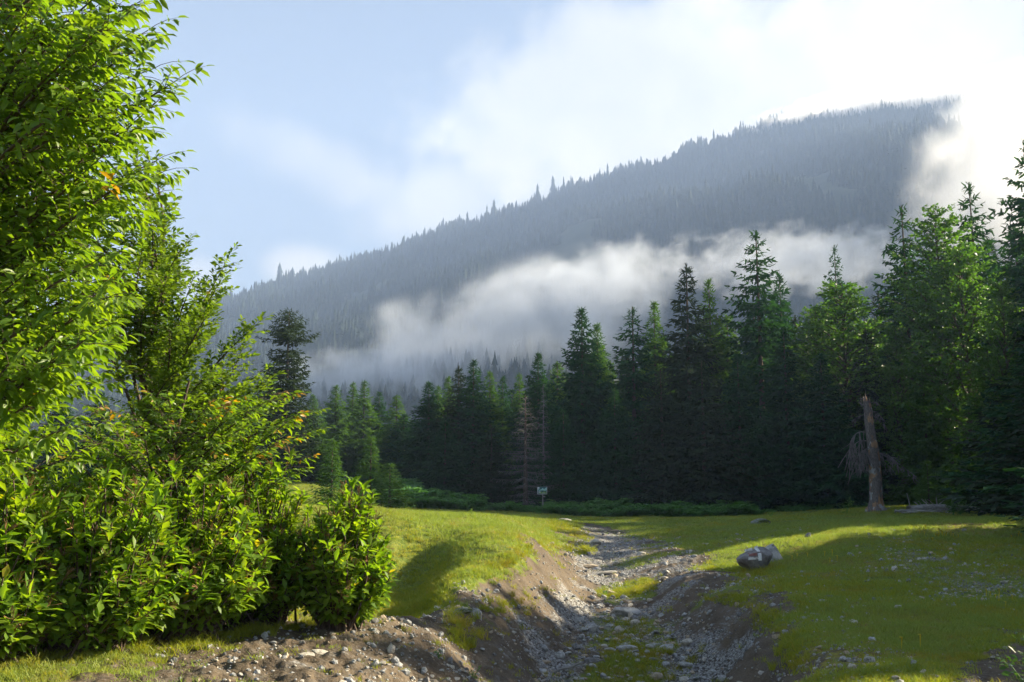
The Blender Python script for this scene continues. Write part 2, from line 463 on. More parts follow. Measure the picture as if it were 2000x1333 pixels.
# polar sheet: fine where the camera looks, coarse elsewhere
fine = np.linspace(R(-31), R(31), 700)
coarse1 = np.linspace(R(31), R(180), 60)[1:]
coarse0 = np.linspace(R(-180), R(-31), 60)[1:-1]
ang = np.concatenate([coarse0, fine, coarse1])
rad = np.concatenate([np.linspace(0.3, 6.4, 14)[:-1], np.geomspace(6.4, 95, 430)[:-1], np.geomspace(95, 1780, 46)])
AA, RR_ = np.meshgrid(ang, rad)
GX = RR_ * np.sin(AA); GY = RR_ * np.cos(AA)
GZ, gd, gg, gr = ground(GX, GY)
# the dirt and grass boundaries are ragged
rag = fbm(GX * 1.1, GY * 1.1, 4, 50)
gd2 = np.clip((gd - 0.5 + rag * 0.30) * 2.2 + 0.5, 0, 1)
gg2 = np.clip(gg + fbm(GX * 1.6, GY * 1.6, 3, 70) * 0.25, 0, 1)
gr2 = np.clip(gr + fbm(GX * 0.5, GY * 0.5, 3, 90) * 0.35, 0, 1)
na, nr = len(ang), len(rad)
idx = np.arange(nr * na).reshape(nr, na)
i0 = idx[:-1]; i1 = idx[1:]
q = np.stack([i0, np.roll(i0, -1, 1), np.roll(i1, -1, 1), i1], -1).reshape(-1, 4)[:, ::-1]
V = np.stack([GX, GY, GZ], -1).reshape(-1, 3)
V = np.concatenate([V, [[0, 0, float(GZ[0].mean())]]])
ctr = len(V) - 1
tri = np.stack([idx[0], np.roll(idx[0], -1), np.full(na, ctr)], -1)[:, ::-1]
mk = np.concatenate([np.stack([gd2, gg2, gr2], -1).reshape(-1, 3), [[0, 0, .3]]])


def ground_mat():
    m, n = new_mat('meadow_and_dirt')
    at = n.n('ShaderNodeAttribute', attribute_name='mask').outputs['Color']
    sp = n.n('ShaderNodeSeparateColor', ins={0: at}).outputs
    pos = n.n('ShaderNodeTexCoord').outputs['Object']
    n1 = n.noise(pos, 1.3, 6.0, 0.62)
    n2 = n.noise(pos, 7.0, 6.0, 0.62)
    n3 = n.noise(pos, 34.0, 4.0, 0.6)
    n4 = n.noise(pos, 0.28, 4.0, 0.6)
    g = n.mix(n.smooth(n2, .35, .68), (.10, .15, .020), (.21, .225, .032))
    dry_sunlit_f = n.smooth(n.m('ADD', n.m('MULTIPLY', sp[2], .6), n.m('ADD', n.m('MULTIPLY', n1, .5), n.m('MULTIPLY', n4, .35))), .62, 1.0)  # yellowing follows the mask, which also marks sunlit grass
    g = n.mix(dry_sunlit_f, g, n.mix(n.smooth(n2, .4, .6), (.27, .24, .04), (.20, .125, .04)))
    g = n.mix(n.smooth(n3, .3, .75, 0, .6), g, (.05, .07, .018))
    d = n.mix(n.smooth(n1, .32, .66), (.068, .051, .035), (.122, .094, .064))
    d = n.mix(n.smooth(n2, .45, .70), d, (.10, .087, .070))
    d = n.mix(n.smooth(n3, .52, .74, 0, .5), d, (.24, .21, .175))
    d = n.mix(n.smooth(n3, .44, .30, 0, .6), d, (.075, .052, .038))
    vo = n.n('ShaderNodeTexVoronoi', ins={'Vector': pos, 'Scale': 26.0, 'Randomness': 1.0})
    vo2 = n.n('ShaderNodeTexVoronoi', ins={'Vector': pos, 'Scale': 9.0, 'Randomness': 1.0})
    vc = n.n('ShaderNodeSeparateColor', ins={0: vo.outputs['Color']}).outputs[0]
    sc = n.mix(vc, (.16, .16, .16), (.38, .38, .37))
    sc = n.mix(n.smooth(vo.outputs['Distance'], .45, .75), sc, (.07, .06, .05))
    gravf = n.smooth(n.m('ADD', n.m('MULTIPLY', sp[1], 1.1), n.m('MULTIPLY', n2, .7)), .78, 1.12)
    d = n.mix(n.m('MULTIPLY', gravf, .85), d, sc)
    dirtf = n.smooth(n.m('ADD', sp[0], n.m('MULTIPLY', n.m('SUBTRACT', n2, .5), .9)), .38, .62)
    patch = n.m('MULTIPLY', n.smooth(n.m('ADD', n.m('MULTIPLY', sp[1], .9), n.m('MULTIPLY', n2, .9)), .88, 1.1), .8)
    f = n.m('MAXIMUM', dirtf, patch)
    col = n.mix(f, g, n.mix(patch, d, sc))
    h = n.m('ADD', n.m('MULTIPLY', n2, .5), n.m('ADD', n.m('MULTIPLY', n3, .35), n.m('MULTIPLY', n.m('MULTIPLY', vo.outputs['Distance'], -0.5), gravf)))
    bp = n.n('ShaderNodeBump', ins={'Strength': .9, 'Distance': .06, 'Height': h})
    p = n.n('ShaderNodeBsdfPrincipled', ins={'Base Color': col, 'Roughness': .92, 'Specular IOR Level': .15, 'Normal': bp.outputs[0]})
    n.n('ShaderNodeOutputMaterial', ins={0: p.outputs[0]})
    return m


M['ground'] = ground_mat()
gme = mesh_from('ground', V, [q, tri], [M['ground']], True, {'mask': mk})
obj('ground', gme, kind='structure', label='meadow ground cut by a stony gully and earth banks')

# ------------------------------------------------------------------ mountain
YR = 1100.0
ridge_px = [(-2200, 935), (-900, 905), (-300, 860), (0, 860), (200, 785), (350, 715), (430, 662), (540, 590), (650, 533), (750, 492), (850, 462), (950, 425),
            (1000, 408), (1150, 358), (1300, 312), (1400, 275), (1500, 240), (1700, 205), (1900, 172), (2300, 120), (3000, 90)]
rp = np.array([pix(u, v, YR) for u, v in ridge_px])


def ridge_h(x):
    return np.interp(x, rp[:, 0], rp[:, 2]) + 5 * vnoise(np.asarray(x) / 34.0, np.zeros_like(x), 4) + 3 * vnoise(np.asarray(x) / 13.0, np.zeros_like(x), 5)


def mount(x, y):
    t = (y - 380.0) / (YR - 380.0)
    up = np.clip(t, 0, 1) ** 0.9
    dn = np.clip((1640.0 - y) / 540.0, 0, 1) ** 0.8
    prof = np.where(y < YR, up, dn)
    bump = fbm(x / 170.0, y / 240.0, 4, 60) * 22 * np.clip(t * (1 - t) * 4, 0, 1) * np.clip(ridge_h(x) / 200, .1, 1)
    return ridge_h(x) * prof + bump - 6 * (1 - np.clip(t * 3, 0, 1))


mx_, my_ = np.meshgrid(np.linspace(-1150, 1150, 190), np.concatenate([np.linspace(370, 1100, 90), np.linspace(1115, 1640, 20)]))
mz_ = mount(mx_, my_)
mi = np.arange(mx_.size).reshape(mx_.shape)
mq = np.stack([mi[:-1, :-1], mi[:-1, 1:], mi[1:, 1:], mi[1:, :-1]], -1).reshape(-1, 4)
M['hill'] = plain_mat('forest_floor', (.020, .032, .016), (.036, .045, .022), .05, .95, .2)
obj('mountain', mesh_from('mountain', np.stack([mx_, my_, mz_], -1).reshape(-1, 3), mq, [M['hill']], True), kind='structure',
    label='long forested mountain ridge rising to the right behind the mist')

YS = 320.0
sp_px = [(700, 960), (820, 850), (900, 775), (940, 755), (980, 735), (1030, 705), (1080, 670), (1200, 640), (1500, 600), (2000, 560), (2600, 560)]
spw = np.array([pix(u, v + 75, YS) for u, v in sp_px])


def spur(x, y):
    h = np.interp(x, spw[:, 0], spw[:, 2])
    t = np.clip(1 - np.abs(y - YS) / np.where(y < YS, 110.0, 80.0), 0, 1)
    return h * t ** .8 - 4 + 2 * vnoise(x / 20, y / 20, 8)


sx_, sy_ = np.meshgrid(np.linspace(-60, 260, 60), np.linspace(210, 400, 30))
si = np.arange(sx_.size).reshape(sx_.shape)
sq = np.stack([si[:-1, :-1], si[:-1, 1:], si[1:, 1:], si[1:, :-1]], -1).reshape(-1, 4)
obj('foothill', mesh_from('foothill', np.stack([sx_, sy_, spur(sx_, sy_)], -1).reshape(-1, 3), sq, [M['hill']], True), kind='structure',
    label='low wooded spur half lost in mist behind the spruces')

# ------------------------------------------------------------------ scattering (uncountable cover only)
def scatter(name, pts, rot, scl, variants, pick, label, parent=None):
    me = bpy.data.meshes.new(name)
    me.vertices.add(len(pts)); me.vertices.foreach_set('co', np.asarray(pts, np.float32).ravel())
    a = me.attributes.new('rot', 'FLOAT_VECTOR', 'POINT'); a.data.foreach_set('vector', np.asarray(rot, np.float32).ravel())
    a = me.attributes.new('scl', 'FLOAT_VECTOR', 'POINT'); a.data.foreach_set('vector', np.asarray(scl, np.float32).ravel())
    a = me.attributes.new('pick', 'INT', 'POINT'); a.data.foreach_set('value', np.asarray(pick, np.int32))
    o = obj(name, me, parent=parent, label=label, kind='stuff')
    ng = bpy.data.node_groups.new(name, 'GeometryNodeTree')
    ng.interface.new_socket('Geometry', in_out='INPUT', socket_type='NodeSocketGeometry')
    ng.interface.new_socket('Geometry', in_out='OUTPUT', socket_type='NodeSocketGeometry')
    N = ng.nodes; L = ng.links
    gi = N.new('NodeGroupInput'); go = N.new('NodeGroupOutput')
    jn = N.new('GeometryNodeJoinGeometry')
    for vme in variants:
        so = bpy.data.objects.new(vme.name + '_source', vme)
        oi = N.new('GeometryNodeObjectInfo'); oi.inputs['Object'].default_value = so; oi.inputs['As Instance'].default_value = True
        L.new(oi.outputs['Geometry'], jn.inputs[0])
    ip = N.new('GeometryNodeInstanceOnPoints')
    def na_(nm, typ):
        d = N.new('GeometryNodeInputNamedAttribute'); d.data_type = typ; d.inputs['Name'].default_value = nm
        return d.outputs['Attribute']
    L.new(gi.outputs[0], ip.inputs['Points'])
    L.new(jn.outputs[0], ip.inputs['Instance'])
    ip.inputs['Pick Instance'].default_value = True
    L.new(na_('pick', 'INT'), ip.inputs['Instance Index'])
    e2r = N.new('FunctionNodeEulerToRotation')
    L.new(na_('rot', 'FLOAT_VECTOR'), e2r.inputs[0])
    L.new(e2r.outputs[0], ip.inputs['Rotation'])
    L.new(na_('scl', 'FLOAT_VECTOR'), ip.inputs['Scale'])
    L.new(ip.outputs[0], go.inputs[0])
    md = o.modifiers.new('scatter', 'NODES'); md.node_group = ng
    return o


def frames_to_mesh(tpl_v, tpl_f, pos, xdir, ydir, zdir, sx, sy, sz):
    """place a template (x side, y length, z normal) N times; returns V, face arrays"""
    n = len(pos)
    V = (pos[:, None, :] + tpl_v[None, :, 0:1] * (xdir * sx[:, None])[:, None, :] + tpl_v[None, :, 1:2] * (ydir * sy[:, None])[:, None, :]
         + tpl_v[None, :, 2:3] * (zdir * sz[:, None])[:, None, :]).reshape(-1, 3)
    off = (np.arange(n) * len(tpl_v))[:, None, None]
    return V, [(f[None] + off).reshape(-1, f.shape[1]) for f in tpl_f]


def frames(d, roll=None, up=(0, 0, 1)):
    d = unit(d)
    x = unit(np.cross(d, np.asarray(up, float)[None] + 1e-4))
    z = np.cross(x, d)
    if roll is not None:
        c, s = np.cos(roll)[:, None], np.sin(roll)[:, None]
        x, z = x * c + z * s, z * c - x * s
    return x, d, z


def tubes(paths, radii, sides=5):
    """paths: list of (k,3) arrays, radii: list of (k,)"""
    Vs, Fs = [], []
    off = 0
    ca = np.cos(np.linspace(0, 2 * np.pi, sides, endpoint=False)); sa = np.sin(np.linspace(0, 2 * np.pi, sides, endpoint=False))
    for p, r in zip(paths, radii):
        p = np.asarray(p, float); r = np.asarray(r, float)
        t = unit(np.gradient(p, axis=0))
        ref = np.array([0, 0, 1.0]) if abs(t[0, 2]) < .8 else np.array([1.0, 0, 0])
        x = unit(np.cross(t, ref)); y = np.cross(t, x)
        ring = p[:, None] + r[:, None, None] * (x[:, None] * ca[None, :, None] + y[:, None] * sa[None, :, None])
        k = len(p)
        Vs.append(ring.reshape(-1, 3))
        i = np.arange(k * sides).reshape(k, sides)
        f = np.stack([i[:-1], np.roll(i[:-1], -1, 1), np.roll(i[1:], -1, 1), i[1:]], -1).reshape(-1, 4)
        Fs.append(f + off)
        off += k * sides
    return np.concatenate(Vs), [np.concatenate(Fs)]


# ------------------------------------------------------------------ conifers
BLADE_V = np.array([[-.5, 0, 0], [.5, 0, 0], [.22, 1, -.10], [-.22, 1, -.10]])
BLADE_F = [np.array([[0, 1, 2, 3]])]


def conifer(seed, H, prof, mat, gap=.42, nper=8, sgap=.27, bl=.42, bw=.19, droop=.35, cb=.03, dead=False, name='crown', thin=1.0):
    g = np.random.default_rng(seed)
    zs = []
    z = cb * H
    while z < H * .985:
        zs.append(z); z += gap * (.85 + .45 * (1 - z / H)) * g.uniform(.8, 1.2)
    bz, baz, bL = [], [], []
    for z in zs:
        rr = prof(z / H)
        if rr < .02: continue
        k = max(3, int(round(nper * g.uniform(.7, 1.2))))
        a0 = g.uniform(0, 6.3)
        for j in range(k):
            bz.append(z + g.uniform(-.4, .4) * gap); baz.append(a0 + j * 6.283 / k + g.uniform(-.35, .35)); bL.append(max(.12, rr * g.uniform(.62, 1.12)))
    bz, baz, bL = map(np.array, (bz, baz, bL))
    hh = bz / H
    rise = np.interp(hh, [0, .5, .85, 1], [-droop * 1.1, -droop * .8, .05, .9]) + g.uniform(-.12, .12, len(bz))
    curl = np.interp(hh, [0, .6, 1], [.30, .28, .05])
    P_, D_, L_ = [], [], []
    wood = []
    for z, a, L, ri, cu in zip(bz, baz, bL, rise, curl):
        out = np.array([math.cos(a), math.sin(a), 0]); sd_ = np.array([-out[1], out[0], 0])
        n = max(2, int(L / sgap))
        xs = (np.arange(n) + g.uniform(.3, .9, n)) / n
        p = out[None] * (xs * L)[:, None] + np.array([0, 0, 1.0])[None] * (z + ri * xs * L + cu * xs ** 2 * L)[:, None]
        if dead:
            tt = np.linspace(0, 1, 5)
            wood.append((out[None] * (tt * L)[:, None] + np.array([0, 0, 1.0])[None] * (z + ri * tt * L + cu * tt ** 2 * L)[:, None], .035 * (1 - tt * .8) + .006))
        for sgn in (-1, 1):
            sl = (.42 * L * (1 - xs) ** .7 + .16) * g.uniform(.7, 1.2, n)
            d = unit(out[None] * .62 + sgn * sd_[None] * .75 + np.array([0, 0, 1.0])[None] * g.uniform(-.35, .10, n)[:, None])
            m = np.maximum(1, np.ceil(sl / (bl * .72)).astype(int))
            for i in range(n):
                f = (np.arange(m[i])) / m[i]
                pp = p[i] + d[i] * (f * sl[i])[:, None]
                pp[:, 2] -= .25 * (f * sl[i]) ** 1.5
                dd = d[i][None] + g.normal(0, .33, (m[i], 3)); dd[:, 2] -= .12
                P_.append(pp); D_.append(dd); L_.append(np.full(m[i], bl) * g.uniform(.7, 1.15, m[i]))
        # tip of the branch
        P_.append(p[-1:]); D_.append((out + np.array([0, 0, ri + 2 * cu]))[None]); L_.append(np.array([bl * .9]))
    # leader
    k = int(max(6, H * .9))
    zt = H * (.955 + .04 * np.arange(k) / k)
    P_.append(np.stack([np.zeros(k), np.zeros(k), zt], 1)); dd = g.normal(0, 1, (k, 3)) * .3; dd[:, 2] = 1.0
    P = np.concatenate(P_); Dd = np.concatenate(D_ + [dd]); Ln = np.concatenate(L_ + [np.full(k, bl * .7)])
    if thin < 1:
        keep = g.random(len(P)) < thin
        P, Dd, Ln = P[keep], Dd[keep], Ln[keep]
    if dead:
        Dd[:, 2] -= 1.1
    x, d, zz = frames(Dd, g.normal(0, .6, len(P)))
    V, F = frames_to_mesh(BLADE_V, BLADE_F, P, x, d, zz, bw * np.interp(P[:, 2] / H, [0, .6, .9, 1], [1.1, 1.0, .8, .5]), Ln, Ln)
    tint = np.repeat(np.clip(g.normal(.5, .28, len(P)), 0, 1), 4)
    if dead:
        V2, F2 = tubes([w[0] for w in wood], [w[1] for w in wood], 3)
        F = [F[0], F2[0] + len(V)]
        V = np.concatenate([V, V2]); tint = np.concatenate([tint, np.zeros(len(V2))])
    return mesh_from(name, V, F, [mat], False, {'tint': tint})


def trunk_mesh(H, r, mat, seed=0, lean=0, sides=8, top=.12):
    g = np.random.default_rng(seed)
    t = np.linspace(0, 1, 9)
    p = np.stack([np.cumsum(g.normal(0, .02 * H / 9, 9)) * lean, np.cumsum(g.normal(0, .02 * H / 9, 9)) * lean, t * H], 1)
    rr = r * (1 - t * (1 - top)); rr[0] *= 1.35
    p[0, 2] -= .4
    V, F = tubes([p], [rr], sides)
    return mesh_from('trunk', V, F, [mat], True)


def P_spruce(R0, full=.9):
    return lambda h: R0 * (1 - h) ** full * min(1, .72 + h * 2.2)


def P_cone(pts):
    xs = [p[0] for p in pts]; ys = [p[1] for p in pts]
    return lambda h: float(np.interp(h, xs, ys))


CR = {}
H0 = 18.0
CR['a'] = conifer(1, H0, P_spruce(6.2, .92), M['spruce'])
CR['b'] = conifer(2, H0, P_spruce(5.4, .90), M['spruce'], gap=.46, droop=.45)
CR['c'] = conifer(3, H0, P_spruce(6.2, .96), M['spruce_b'], gap=.5, droop=.4, nper=7)
CR['d'] = conifer(4, H0, P_spruce(5.0, .95), M['spruce_l'], gap=.46, droop=.25, nper=7)
CR['e'] = conifer(5, H0, P_cone([(0, 4.2), (.3, 3.8), (.55, 3.0), (.7, 2.3), (.82, 1.7), (.9, 1.0), (.95, .4), (1, .05)]), M['spruce'], gap=.56, droop=.35, nper=6)
CR['f'] = conifer(6, H0, P_spruce(5.6, .90), M['spruce_l'], gap=.46, droop=.3)
CR['small'] = conifer(7, 6.0, P_spruce(1.5, .85), M['spruce_l'], gap=.24, droop=.1, sgap=.16, bl=.2, bw=.075, nper=7)
CR['dead'] = conifer(8, 14.0, P_spruce(3.0, .8), M['dead'], gap=.62, droop=.35, nper=6, sgap=.3, bl=.42, bw=.022, dead=True, cb=.06)
CR['deadp'] = conifer(9, 14.0, P_spruce(1.7, .7), M['dead'], gap=.6, droop=.4, nper=5, sgap=.3, bl=.45, bw=.028, dead=True, cb=.1)
firprof = P_cone([(0, 3.4), (.2, 3.2), (.38, 2.3), (.5, 2.1), (.62, 1.9), (.70, 1.7), (.755, 1.3), (.77, .0), (.792, .0), (.805, 1.7), (.83, 2.7), (.87, 1.8), (.93, 1.1), (.975, .4), (1, .1)])
CR['fir'] = conifer(10, 15.5, firprof, M['spruce_b'], gap=.36, droop=.15, nper=7, sgap=.2, bl=.30, bw=.13)
TR = {k: trunk_mesh(H0, .26, M['bark'], i) for i, k in enumerate('abcdef')}
TR['small'] = trunk_mesh(6.0, .09, M['bark'], 7)
TR['dead'] = trunk_mesh(13.9, .2, M['bark'], 8)
TR['deadp'] = trunk_mesh(13.9, .16, M['dead'], 9)
TR['fir'] = trunk_mesh(15.4, .24, M['bark'], 10)
HT = dict(a=H0, b=H0, c=H0, d=H0, e=H0, f=H0, small=6.0, dead=14.0, deadp=14.0, fir=15.5)


def tree_at(kind, x, y, z, H, wid, name, label, group=None, cat='tree', rz=None):
    o = bpy.data.objects.new(name, None); LINK(o)
    o.empty_display_size = .5
    o.location = (x, y, z - .05)
    s = H / HT[kind]
    o.scale = (s * wid, s * wid, s)
    o.rotation_euler = (0, 0, rng.uniform(0, 6.28) if rz is None else rz)
    tag(o, label, cat, group)
    obj('trunk', TR[kind], o)
    obj('crown', CR[kind], o)
    return o


GF = 'trees along the forest edge'
# kind, u, v_top, distance, width factor, name, label
FRONT = [
 ('fir', 565, 604, 60, 1.12, 'fir_tree', 'tall dark fir with a flat-topped tuft above a bare stretch of trunk'),
 ('f', 527, 708, 66, .9, 'spruce_tree', 'green spruce just left of the fir with the tufted top'),
 ('f', 612, 770, 84, .9, 'spruce_tree', 'slim spruce right behind the fir with the tufted top'),
 ('d', 597, 815, 62, 1.25, 'spruce_tree', 'bright low spruce at the right foot of the tall tufted fir'),
 ('f', 657, 752, 88, 1.0, 'spruce_tree', 'dark spruce rising above the small sunlit young spruce'),
 ('d', 690, 745, 92, .9, 'spruce_tree', 'narrow spruce left of the yellowish spruce in the far group'),
 ('d', 712, 742, 90, 1.0, 'spruce_tree', 'yellowish sunlit spruce in the middle of the far group'),
 ('b', 741, 765, 92, 1.0, 'spruce_tree', 'spruce between the yellowish spruce and the far group\'s last tree'),
 ('d', 775, 770, 86, 1.15, 'spruce_tree', 'rounded olive spruce ending the far group beside the dark wood'),
 ('small', 650, 858, 43, 1.0, 'young_spruce', 'small bright pyramid spruce standing alone on the sunny rise'),
 ('small', 725, 853, 47, 1.15, 'young_spruce', 'small bright spruce between the lone pyramid one and the dark wood'),
 ('small', 762, 905, 52, 1.6, 'young_spruce', 'lowest bright young spruce, broad and tucked beside the dark wood'),
 ('a', 838, 745, 68, .95, 'spruce_tree', 'first dark broad spruce of the wood, sloping down to the gap'),
 ('d', 856, 752, 73, .7, 'spruce_tree', 'thin light-topped spruce behind the first dark broad spruce'),
 ('f', 876, 735, 76, .8, 'spruce_tree', 'light-topped spruce left of the paired dark tops'),
 ('c', 896, 714, 68, .85, 'spruce_tree', 'left one of the two dark pointed spruces near the wood\'s left end'),
 ('b', 925, 703, 67, .9, 'spruce_tree', 'right one of the two dark pointed spruces near the wood\'s left end'),
 ('f', 957, 724, 72, .8, 'spruce_tree', 'spruce with a green sunlit stripe right of the paired dark tops'),
 ('b', 982, 735, 76, .75, 'spruce_tree', 'low thin-topped spruce left of the dead brown spruce'),
 ('d', 1014, 728, 78, .8, 'spruce_tree', 'pale green spruce top behind the dead brown spruce'),
 ('a', 1051, 688, 72, .78, 'spruce_tree', 'pointed spruce rising directly behind the dead brown spruce'),
 ('dead', 1026, 768, 61, 1.15, 'dead_spruce', 'dead brown spruce with drooping bare branches left of the sign'),
 ('deadp', 1061, 750, 63, .8, 'dead_spruce', 'pale thin dead spruce standing right over the little sign'),
 ('a', 1136, 600, 68, .90, 'spruce_tree', 'broad dark spruce tall above the little sign'),
 ('f', 1166, 630, 72, .8, 'spruce_tree', 'spruce leaning out behind the right shoulder of the broad dark one'),
 ('d', 1192, 705, 84, 1.0, 'spruce_tree', 'small sunlit spruce seen through the gap between tall dark ones'),
 ('e', 1235, 598, 68, .95, 'spruce_tree', 'dark spiky spruce with separate tiers right of the broad dark one'),
 ('f', 1277, 588, 72, .80, 'spruce_tree', 'green thin-topped spruce left of the two tall central tops'),
 ('c', 1340, 514, 68, 1.0, 'spruce_tree', 'tall brownish spruce, left of the two central tops'),
 ('f', 1384, 545, 70, .78, 'spruce_tree', 'tall green spruce, right of the two central tops'),
 ('e', 1476, 449, 70, 1.0, 'spruce_tree', 'tallest dark tiered spruce standing clear against the white mist'),
 ('b', 1522, 535, 76, .8, 'spruce_tree', 'bluish spruce half hidden behind the tallest tiered spruce'),
 ('e', 1629, 478, 84, .60, 'spruce_tree', 'thin dark spire poking out above the broad green beech'),
 ('a', 1440, 690, 63, .8, 'spruce_tree', 'mid-height dark spruce in front of the tallest tiered spruce'),
 ('b', 1530, 640, 66, .9, 'spruce_tree', 'dark spruce in front of the left side of the broad green beech'),
 ('a', 1602, 690, 62, 1.0, 'spruce_tree', 'wide dark spruce whose skirts reach the grass left of the snag'),
 ('c', 1690, 640, 64, .9, 'spruce_tree', 'dark spruce standing straight behind the broken dead trunk'),
 ('c', 1290, 720, 62, .9, 'spruce_tree', 'lower brownish spruce in front of the green thin-topped one'),
 ('a', 1200, 760, 63, .8, 'spruce_tree', 'low dark spruce in front of the dark spiky one'),
 ('b', 1100, 800, 62, .8, 'spruce_tree', 'low dark spruce with skirts reaching the ferns right of the sign'),
 ('c', 960, 830, 62, .9, 'spruce_tree', 'low dark spruce between the ferns and the dead brown spruce'),
 ('b', 870, 820, 63, .9, 'spruce_tree', 'low dark spruce above the ferns near the wood\'s left end'),
 ('c', 1370, 700, 61, 1.0, 'spruce_tree', 'low brownish spruce below the two central tops'),
 ('e', 1892, 355, 62, .85, 'spruce_tree', 'dark layered conifer top behind the tall right-hand beech'),
 ('e', 1760, 400, 64, .9, 'spruce_tree', 'layered dark conifer forming the left side of the tall beech clump'),
 ('e', 2000, 275, 52, .85, 'spruce_tree', 'dark conifer cut by the right edge of the picture'),
 ('d', 1925, 640, 54, .95, 'spruce_tree', 'green low conifer at the right end behind the fallen logs'),
 ('d', 1985, 690, 50, .9, 'spruce_tree', 'bright green conifer nearest the right edge behind the grass'),
 ('f', 1800, 700, 60, .8, 'spruce_tree', 'dim green spruce right of the broken dead trunk'),
 ('small', 1810, 900, 55, 1.0, 'young_spruce', 'tiny young spruce right of the broken dead trunk'),
]
for kd, u, v, Y, wf, nm, lb in FRONT:
    x, _, zt = pix(u, v, Y)
    zb = gz(x, Y)
    tree_at(kd, x, Y, zb, zt - zb, wf * (HT[kd] / (zt - zb)) ** .55 if kd != 'fir' else wf, nm, lb, GF if kd not in ('dead', 'deadp', 'fir') else None)

# trees filling the wood behind the edge, seen only as dark mass and odd tips
kk = 0
for u in range(800, 2100, 42):
    Y = rng.uniform(78, 92)
    vt = np.interp(u, [800, 1000, 1100, 1300, 1480, 1650, 1800, 2000], [790, 770, 700, 640, 600, 600, 500, 420]) + rng.uniform(-10, 30)
    x, _, zt = pix(u + rng.uniform(-12, 12), vt, Y); zb = gz(x, Y)
    tree_at('abcf'[kk % 4], x, Y, zb, zt - zb, 1.2 * (18 / (zt - zb)) ** .5, 'spruce_tree', 'dark spruce deep in the wood behind the edge trees', 'spruces deep inside the wood')
    kk += 1
for u in range(-260, 560, 75):
    Y = rng.uniform(66, 90)
    x, _, zt = pix(u + rng.uniform(-12, 12), rng.uniform(745, 800), Y); zb = gz(x, Y)
    tree_at('abf'[kk % 3], x, Y, zb, zt - zb, 1.1 * (18 / (zt - zb)) ** .5, 'spruce_tree', 'dark spruce glimpsed through the leaves of the near trees', 'spruces behind the near foliage')
    kk += 1
# the forest edge goes on out of frame to the right and shades the meadow
SHADE = [(15.4, 11.2, 6.2), (15.0, 13.7, 6.2), (16.6, 16.2, 9.2), (16.4, 18.8, 9.4), (17.6, 21.2, 9.6), (17.6, 23.8, 8.8), (18.2, 26.2, 8.2), (18.8, 28.9, 7.4),
         (22.6, 38.6, 10.0), (24.3, 41.6, 11), (26.3, 45.0, 12), (29, 49, 14), (16.4, 8.6, 6.2), (25.5, 37.6, 10.5), (31, 53, 15), (21.5, 27.4, 9.0), (20.5, 22.3, 9.8), (20.2, 17.2, 8.6),
         (14.6, 15.3, 6.0), (18.8, 18.6, 9.2), (19.0, 20.8, 9.8), (19.4, 23.2, 9.6), (19.8, 25.2, 9.0), (15.2, 17.4, 6.8), (15.9, 20.9, 7.2), (17.0, 25.0, 7.0), (18.4, 16.0, 8.2)]
for i, (x, y, h) in enumerate(SHADE):
    tree_at('abc'[i % 3], x, y, gz(x, y), h, 1.55 * (18 / h) ** .35, 'spruce_tree', 'spruce on the near side of the wood, shading the meadow', 'spruces shading the meadow')

# ------------------------------------------------------------------ broadleaf trees of the wood
LEAF4_V = np.array([[0, 0, 0], [.5, .5, .06], [0, 1, -.12], [-.5, .5, .06]])
LEAF4_F = [np.array([[0, 1, 2, 3]])]


def beech(seed, H, Rc, nl, leaf, mat, cb=.18, asc=1.05):
    g = np.random.default_rng(seed)
    P_, D_ = [], []
    woods, rad_ = [], []
    t = np.linspace(0, 1, 10)
    woods.append(np.stack([np.zeros(10), np.zeros(10), t * H * .90 - .3 * (t == 0)], 1)); rad_.append(.22 * (1 - .9 * t))
    nb = 95
    for i in range(nb):
        h = cb + (1 - cb) * (i + g.uniform(0, 1)) / nb * .97
        a = i * 2.399 + g.uniform(-.4, .4)
        hn = (h - cb) / (1 - cb)
        L = Rc * min(1, .65 + hn * 1.2) * (1 - hn) ** .62 * g.uniform(.6, 1.15) + .25
        out = np.array([math.cos(a), math.sin(a), 0])
        tt = np.linspace(0, 1, 7)
        path = np.array([0, 0, h * H * .9])[None] + out[None] * (tt * L)[:, None] + np.array([0, 0, 1.])[None] * (L * (asc * tt - .30 * tt ** 2))[:, None]
        woods.append(path); rad_.append((.02 + .018 * L) * (1 - .85 * tt))
        ns = int(L / .26) + 3
        for j in range(ns):
            f = .15 + .85 * (j + g.uniform(0, 1)) / ns
            bp = np.array([np.interp(f, tt, path[:, c]) for c in range(3)])
            sgn = 1 if j % 2 else -1
            sdv = np.array([-out[1], out[0], 0]) * sgn
            dd = unit(out * .75 + sdv * g.uniform(.5, 1.0) + np.array([0, 0, g.uniform(-.1, .55)]))
            sl = g.uniform(.4, 1.0) * (1.15 - f * .6) * min(1.4, .4 + L * .35)
            n = int(sl / .055) + 4
            ff = np.linspace(.05, 1, n)
            pp = bp + dd[None] * (ff * sl)[:, None] + g.normal(0, .055, (n, 3)) * [1, 1, .5]
            P_.append(pp); D_.append(dd[None] + g.normal(0, .8, (n, 3)) * [1, 1, .5])
    P = np.concatenate(P_); D2 = np.concatenate(D_)
    if len(P) > nl:
        k = g.choice(len(P), nl, replace=False); P, D2 = P[k], D2[k]
    x, d, z = frames(D2, g.normal(0, .7, len(P)))
    s = leaf * g.uniform(.7, 1.3, len(P))
    V, F = frames_to_mesh(LEAF4_V, LEAF4_F, P, x, d, z, s * .72, s, s)
    cr = mesh_from('crown', V, F, [mat], False, {'tint': np.repeat(np.clip(g.normal(.5, .28, len(P)), 0, 1), 4)})
    V, F = tubes(woods, rad_, 5)
    return cr, mesh_from('trunk', V, F, [M['bark']], True)


